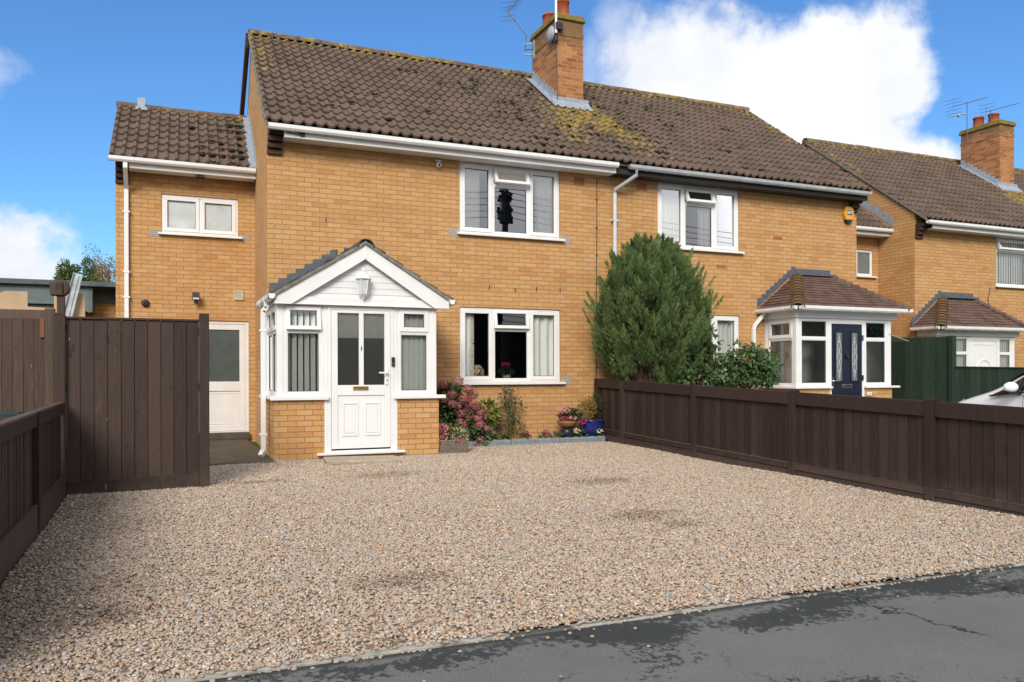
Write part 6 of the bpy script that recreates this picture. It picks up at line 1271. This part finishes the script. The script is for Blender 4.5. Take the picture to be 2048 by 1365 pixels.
# ------------------------------------------------------------------ trees beyond the garage
def tree(name, c, r, n, mat, label, L=.22, hollow=.45, th=.12, clumps=26):
    T_ = thing(name, (c[0], c[1], -.4), label, 'tree'); Ps, Ds = [], []; b = MB(); b.tube([(c[0], c[1], -.5), (c[0] + .1, c[1], c[2] - r[2] * .6), (c[0], c[1], c[2] + r[2] * .6)], [th, th * .7, .02], 8)
    for i in range(clumps):
        d = rdir(1)[0]; q = RNG.uniform(hollow, 1.0); k = np.array(c) + d * q * np.array(r); b.tube([(c[0], c[1], c[2] - r[2] * .4), tuple((k + np.array(c)) / 2 - np.array([0, 0, .1])), tuple(k)], [th * .35, th * .2, .012], 5)
        p, dd = cluster(n // clumps, tuple(k), tuple(np.array(r) * RNG.uniform(.2, .36))); Ps.append(p); Ds.append(dd)
    Pn = np.vstack(Ps); m_ = len(Pn); leaves('crown', Pn, np.vstack(Ds) + RNG.normal(size=(m_, 3)) * .5, RNG.normal(size=(m_, 3)), RNG.uniform(.6, 1.1, m_) * L, RNG.uniform(.5, .8, m_) * L * .6, mat, T_); b.build('trunk', M_TRUNK, T_, smooth=True)
q = at(143, 560, 24); tree('evergreen_tree', (q.x, 24, q.z - .35), (1.0, 1.0, 1.25), 5200, M_FARGREEN, 'bright green bushy tree rising behind the flat garage roof', .16, .2)
q = at(212, 560, 27); tree('autumn_tree', (q.x + .1, 27, q.z - .2), (1.25, 1.25, 1.5), 4200, M_AUT, 'thin orange-leaved autumn tree beside the corner of the side extension', .12, .4, .1, 34)

# ------------------------------------------------------------------ white car on the neighbour's drive
M_CARW = plain('white_car_paint', (.86, .87, .88), .22, .5, .02, 2, 0, .6); M_TYRE = plain('tyre', (.02, .02, .02), .85); M_RIM = plain('alloy_rim', (.5, .5, .52), .3, .5, .1, 10, .9); M_HL = plain('headlight_glass', (.42, .46, .48), .08, .6, .3, 25); M_TRIM = plain('black_trim', (.012, .012, .013), .4)
SEC = [(0.0, .50, .27, .46, .54, .40), (-.10, .68, .21, .58, .665, .56), (-.35, .82, .18, .69, .80, .66), (-.75, .875, .17, .79, .915, .70), (-1.12, .89, .17, .87, 1.0, .69), (-1.5, .895, .17, .91, 1.235, .62), (-1.98, .895, .17, .935, 1.465, .56), (-2.5, .895, .17, .95, 1.535, .57), (-3.1, .89, .18, .97, 1.51, .56), (-3.75, .87, .20, .985, 1.38, .54), (-4.15, .83, .25, .96, 1.06, .62), (-4.28, .70, .32, .80, .86, .5)]
def car_at(y):
    ys = [-s[0] for s in SEC]; return [float(np.interp(-y, ys, [s[k] for s in SEC])) for k in range(1, 6)]
def car_sec(y):
    w, zb, zs, zt, wt = car_at(y); return [(0, zb), (w * .90, zb), (w * .985, zb + .10), (w, zb + .30), (w * .985, zs), (wt + .02, zt - .035), (wt * .72, zt), (0, zt + .015)]
def car_side(y, f, s, off=.016):
    w, zb, zs, zt, wt = car_at(y); return (s * (w * .985 + (wt + .02 - w * .985) * f + off), y, zs + (zt - .035 - zs) * f + off * .4)
def make_car(loc, rz, label):
    T_ = thing('parked_car', loc, label, 'car'); Mx = Matrix.Translation(loc) @ Matrix.Rotation(rz, 4, 'Z')
    b = MB(Mx); rows = []
    for s in SEC:
        half = car_sec(s[0]); full = [(-x, z) for x, z in reversed(half[1:-1])]; loop = [half[0]] + half[1:-1] + [half[-1]] + full
        k = len(b.v); b.v += [(x, s[0], z) for x, z in loop]; rows.append((k, len(loop)))
    for (a, n), (c, _) in zip(rows[:-1], rows[1:]):
        for i in range(n): j = (i + 1) % n; b.f.append((a + i, a + j, c + j, c + i)); b.mi.append(0)
    b.f.append(tuple(rows[0][0] + i for i in range(rows[0][1]))); b.f.append(tuple(rows[-1][0] + i for i in reversed(range(rows[-1][1])))); b.mi += [0, 0]
    bo = b.build('body', M_CARW, T_, smooth=True); md = bo.modifiers.new('sub', 'SUBSURF'); md.levels = 2; md.render_levels = 2
    for s in (-1, 1):
        for nm, ya, yb, f0, f1 in (('quarter_window', -1.18, -1.78, .1, None), ('side_window', -1.84, -2.62, .1, .86), ('side_window', -2.70, -3.45, .1, .84)):
            g_ = MB(Mx); N_ = 8
            for i in range(N_):
                y0, y1 = ya + (yb - ya) * i / N_, ya + (yb - ya) * (i + 1) / N_; t0, t1 = ((i / N_) * .80 + .1, ((i + 1) / N_) * .80 + .1) if f1 is None else (f1, f1)
                g_.poly([car_side(y0, f0, s), car_side(y1, f0, s), car_side(y1, t1, s), car_side(y0, t0, s)])
            g_.build(nm, M_TRIM if 0 else M_CARGLASS, T_, recalc=False)
            g_ = MB(Mx)
            for i in range(N_):
                y0, y1 = ya + (yb - ya) * i / N_, ya + (yb - ya) * (i + 1) / N_; t0, t1 = ((i / N_) * .80 + .1, ((i + 1) / N_) * .80 + .1) if f1 is None else (f1, f1)
                g_.poly([car_side(y0, f0, s, .012), car_side(y1, f0, s, .012), car_side(y1, t1, s, .012), car_side(y0, t0, s, .012)])
            g_.build('window_backing', M_TRIM, T_, recalc=False)
        g_ = MB(Mx); g_.tube([car_side(-1.22 - 2.3 * i / 16, .06, s, .012) for i in range(17)], .011, 5); g_.build('window_trim', M_TRIM, T_)
        w_ = car_at(-1.78)[0]; g_ = MB(Mx); g_.blob((s * (w_ + .12), -1.72, 1.03), (.115, .07, .075), 14, 9); g_.build('wing_mirror', M_CARW, T_, smooth=True); g_ = MB(Mx); g_.tube([(s * (w_ - .06), -1.70, .94), (s * (w_ + .07), -1.72, .97)], .025, 6); g_.obox((s * (w_ + .12), -1.73, .955), (.18, .09, .03)); g_.build('mirror_stalk', M_TRIM, T_)
        g_ = MB(Mx); P = [(-.16, .02), (-.30, .07), (-.62, .115), (-.60, .05), (-.30, -.06), (-.15, -.06)]; pts = []
        for (y, dz) in P: w2, zb, zs, zt, wt = car_at(y); pts.append((s * (w2 * .945 - max(0, dz) * .75), y, zs + dz - .03))
        g_.poly(pts); g_.build('headlight', M_HL, T_, recalc=False)
        for wy in (-.82, -3.42):
            g_ = MB(Mx); g_.lathe([(.20, -.09), (.31, -.10), (.325, -.06), (.325, .06), (.31, .10), (.20, .09)], (s * .80, wy, .32), 28, axis='x'); tyre = g_.build('tyre', M_TYRE, T_, smooth=False)
            g_ = MB(Mx); g_.lathe([(.205, -.06), (.205, .085 * 1), (.17, .07)], (s * .80, wy, .32), 24, axis='x')
            for k in range(5): a = 2 * math.pi * k / 5; g_.obox((s * .885, wy + .1 * math.cos(a), .32 + .1 * math.sin(a)), (.02, .19, .045), (a, 0, 0))
            g_.build('rim', M_RIM, tyre)
            g_ = MB(Mx); g_.lathe([(.31, -.10), (.385, -.10), (.385, .088), (.31, .088)], (s * .80, wy, .34), 28, axis='x'); g_.build('wheel_arch', M_TRIM, T_)
        for y in (-1.80, -2.66): g_ = MB(Mx); g_.tube([car_side(y, -.0, s, .006)] + [(s * (car_at(y)[0] + .004), y, z) for z in (.8, .5, .3)], .004, 4); g_.build('door_seam', M_TRIM, T_)
        g_ = MB(Mx); g_.obox((s * .905, -2.52, .84), (.03, .17, .03)); g_.build('door_handle', M_CARW, T_, bevel=.006)
    g_ = MB(Mx)
    for (ya, yb) in ((-1.18, -1.94),):
        for i in range(6):
            for k in range(-4, 4):
                def P(i_, k_):
                    y = ya + (yb - ya) * i_ / 6; w2, zb, zs, zt, wt = car_at(y); x = (wt - .03) * k_ / 4; return (x, y, zt + .022 - .03 * abs(k_ / 4) ** 3)
                g_.poly([P(i, k), P(i, k + 1), P(i + 1, k + 1), P(i + 1, k)])
    g_.build('windscreen', M_TRIM, T_, recalc=False, smooth=True)
    g_ = MB(Mx); g_.obox((0, .02, .40), (.52, .02, .11)); g_.build('number_plate', M_WHITE, T_); g_ = MB(Mx); g_.obox((0, .0, .55), (.7, .03, .05)); g_.build('grille', M_TRIM, T_)
    return T_
make_car((10.60, -3.60, -.15), -0.15, 'white hatchback parked nose-in on the drive beyond the low brown fence')

# ------------------------------------------------------------------ aerials, gull
def yagi(h, parent, mast, boom0, boom1, n, half, name='tv_aerial'):
    b = MB(); b.tube(mast, .012, 6); b.tube([boom0, boom1], .010, 6); B0, B1 = Vector(boom0), Vector(boom1); d = (B1 - B0).normalized(); up = Vector((0, 0, 1)); s = d.cross(up).normalized()
    for i in range(n):
        p = B0 + (B1 - B0) * (i + .5) / n; hl = half * (1 - .4 * i / n); b.tube([p - s * hl, p + s * hl], .005, 4)
    p = B0 + d * .02
    for z in (-.2, -.1, .1, .2): b.tube([p - s * half * 1.1 + up * z, p + s * half * 1.1 + up * z], .005, 4)
    b.tube([p - up * .22, p + up * .22], .006, 4); return b.build(name, M_BLACKM, parent)
M_BLACKM = plain('aerial_metal', (.10, .11, .13), .5, .5, .2, 8, .3)
a0 = at(1053, 72, 3.35); a1 = at(1016, 24, 3.5); a2 = at(1045, -8, 4.3)
yagi(H1, ch1, [(5.86, 3.0, 8.05), (5.72, 3.2, 8.08), tuple(a0), tuple(a1)], tuple(a1), tuple(a2), 8, .16)
b = MB(); b.tube([(5.86, 3.05, 7.95), (5.70, 3.2, 7.98)], .018, 6); b.tube([(5.86, 3.05, 8.18), (5.70, 3.2, 8.2)], .018, 6); b.box(5.84, 5.86, 2.98, 3.06, 7.85, 8.25); b.build('aerial_bracket', M_ALU, ch1)
b = MB(); b.tube([(5.82, 1.88, 7.95), (5.82, 1.88, 9.3)], .024, 10); b.build('aerial_mast', M_UPVC, ch1); b = MB(); b.box(5.80, 5.95, 1.83, 1.93, 8.02, 8.16); b.box(5.79, 5.85, 1.84, 1.93, 7.78, 7.9); b.build('mast_bracket', M_BLACK, ch1, bevel=.006)
b = MB(); b.lathe([(.02, -.05), (.12, -.02), (.17, .02), (.165, .03), (.1, -.005), (.02, -.03)], (5.76, 2.05, 7.98), 20, axis='x'); b.build('satellite_dish', plain('dish_grey', (.34, .35, .37), .5), ch1, smooth=True)
b = MB(); b.tube([(5.853, 1.926, 7.8), (5.858, 1.922, 7.2), (5.865, 1.92, 6.5), (5.95, 1.72, 6.42)], .010, 6); b.build('aerial_cable', M_BLACK, ch1)
ch3 = [o for o in bpy.data.objects if o.name.startswith('chimney') and o.parent == H3 and 'crown' not in o.name][0]
def w3(x, y, Y): return tuple(at(x, y, Y))
yagi(H3, ch3, [w3(1934, 335, 3.6), w3(1934, 205, 3.6)], w3(1906, 214, 3.4), w3(1972, 196, 3.9), 12, .20)
yagi(H3, ch3, [w3(1981, 250, 3.1), w3(1981, 222, 3.1)], w3(1972, 224, 3.0), w3(2034, 208, 3.5), 12, .18)
g_ = MB(); q = Vector((46.9, 25, 18.2)); g_.M = Matrix.Translation(q) @ Matrix.Rotation(.5, 4, 'Z'); g_.blob((0, 0, 0), (.28, .09, .08), 12, 8)
for s in (-1, 1): g_.prism([(.06, s * .05), (.14, s * .32), (.02, s * .62), (-.06, s * .3), (-.08, s * .05)], 'z', .02 if s > 0 else .03, .04 if s > 0 else .05)
g_.prism([(-.24, -.04), (-.40, -.07), (-.40, .07), (-.24, .04)], 'z', -.01, .01); g_.blob((.29, 0, .03), (.08, .06, .06)); tag(g_.build('gull', M_WHITE, None, smooth=True, org=tuple(q)), 'small white gull flying in the blue gap left of the far chimney', 'bird')

# ------------------------------------------------------------------ dog and pot plant on the window board
b = MB(); b.box(3.12, 4.94, .10, .33, .925, .95); b.build('window_board', M_WHITE, H1)
M_DOG = plain('cream_curly_fur', (.52, .40, .25), .95, .1, .25, 60, bstr=1.0, bscale=90); dgx, dgy = 3.475, .20
dg = thing('dog', (dgx, dgy, .95), 'small curly cream dog looking out of the ground floor window beside the left curtain', 'dog')
b = MB(); b.blob((dgx, dgy + .02, 1.135), (.085, .075, .08), 14, 10, .05); b.blob((dgx - .005, dgy - .055, 1.112), (.042, .045, .038), 12, 8, .04); b.blob((dgx, dgy - .01, 1.20), (.06, .05, .035), 12, 8, .08)
for s in (-1, 1): b.blob((dgx + s * .083, dgy + .02, 1.115), (.032, .035, .065), 10, 8, .08)
b.blob((dgx, dgy + .05, 1.03), (.095, .09, .13), 14, 10, .05); b.blob((dgx + .01, dgy + .09, .98), (.12, .1, .1), 14, 10, .05)
for s in (-1, 1): b.blob((dgx + s * .045, dgy - .02, .99), (.028, .03, .08), 10, 8, .04)
bo = b.build('body', M_DOG, dg); md = bo.modifiers.new('remesh', 'REMESH'); md.mode = 'VOXEL'; md.voxel_size = .009; md.use_smooth_shade = True
P, D = cluster(1, (0, 0, 0), (1, 1, 1)); n = 1500; d = rdir(n); cc = np.array([[dgx, dgy + .02, 1.135], [dgx, dgy - .01, 1.2], [dgx - .085, dgy + .02, 1.115], [dgx + .085, dgy + .02, 1.115], [dgx, dgy + .05, 1.03]]); rr_ = np.array([[.085, .075, .08], [.06, .05, .035], [.032, .035, .065], [.032, .035, .065], [.095, .09, .13]]); k = RNG.integers(0, 5, n)
P = cc[k] + d * rr_[k]; keep = ~((np.abs(P[:, 0] - dgx) < .05) & (P[:, 2] < 1.165) & (P[:, 2] > 1.075) & (P[:, 1] < dgy)); P, d = P[keep], d[keep]; leaves('curly_coat', P, d + RNG.normal(size=d.shape) * .8, RNG.normal(size=d.shape), .022, .012, leaf_mat('fur_tuft', [(.40, .29, .17), (.55, .43, .28), (.66, .56, .42)], .2, .9), dg)
for s in (-1, 1): e = MB(); e.blob((dgx + s * .032, dgy - .066, 1.142), (.016, .012, .016), 10, 8); e.build('eye', M_BLACK, dg, smooth=True)
e = MB(); e.blob((dgx - .005, dgy - .103, 1.115), (.019, .014, .014), 10, 8); e.build('nose', M_BLACK, dg, smooth=True); e = MB(); e.tube([(dgx - .025, dgy - .092, 1.092), (dgx - .005, dgy - .10, 1.088), (dgx + .015, dgy - .092, 1.092)], .003, 5); e.build('mouth', M_BLACK, dg)
wp = thing('potted_cyclamen', (4.02, .22, .95), 'white pot with crimson cyclamen on the window board, middle of the ground floor window', 'potted plant')
b = MB(); b.lathe([(.055, 0), (.06, .01), (.075, .13), (.078, .14), (.07, .14), (.066, .12)], (4.02, .22, .95), 24); b.build('pot', M_WHITE, wp, smooth=True)
P, D = cluster(190, (4.02, .21, 1.13), (.12, .09, .06)); n = len(P); leaves('foliage', P, D + [0, -.2, .1], RNG.normal(size=(n, 3)) * .4 + [0, -.5, .8], .05, .04, M_BEDL, wp); P, D = cluster(130, (4.0, .2, 1.235), (.085, .06, .03)); n = len(P); leaves('flowers', P, D * .4 + [0, 0, 1], RNG.normal(size=(n, 3)) + [0, -1, 0], .04, .022, M_MAG, wp)

# ------------------------------------------------------------------ across the road: what the windows reflect
HEDGE_TOP = 5.2
hg = thing('hedge', (4, -25, -.4), 'tall dark hedge across the road, behind the photographer', 'hedge'); b = MB(); b.box(-30, 45, -26.2, -24.8, -.5, HEDGE_TOP); hb = b.build('hedge_core', plain('hedge_inside', (.012, .018, .010), .95), hg)
n = 13000; P = np.column_stack([RNG.uniform(-30, 45, n), -24.8 + RNG.normal(size=n) * .12, RNG.uniform(-.4, HEDGE_TOP + .2, n) + .2 * np.sin(RNG.uniform(0, 6, n))]); leaves('foliage', P, RNG.normal(size=(n, 3)) + [0, .5, 0], RNG.normal(size=(n, 3)) + [0, 1, .4], RNG.uniform(.15, .35, n), .16, M_HEDGE, hg)
pq = thing('telegraph_pole', (10.62, -16, -.4), 'dark telegraph pole with bundled wires across the road, reflected in the upper window', 'pole')
b = MB(); b.tube([(10.62, -16, -.5), (10.62, -16, 8.3)], [.14, .10], 10); b.build('pole', M_TRUNK, pq)
b = MB(); b.lathe([(.05, 6.85), (.22, 6.95), (.26, 7.4), (.20, 7.7), (.24, 8.0), (.12, 8.25)], (10.62, -16, 0), 12)
for i in range(46): a_ = random.uniform(0, 6.28); z = random.uniform(6.95, 8.2); b.obox((10.62 + .25 * math.cos(a_), -16 + .25 * math.sin(a_), z), (.12, .12, .09), (random.random(), random.random(), a_))
b.build('insulators', M_BLACK, pq)
b = MB()
for i in range(5):
    z = 7.2 + i * .24
    for s in (-1, 1): b.tube([(10.62 + s * 30 * k / 14, -16 - .0 * k, z - .9 * math.sin(math.pi * k / 14) - .06 * k * .25) for k in range(15)], .012, 5)
b.build('wires', M_BLACK, pq)
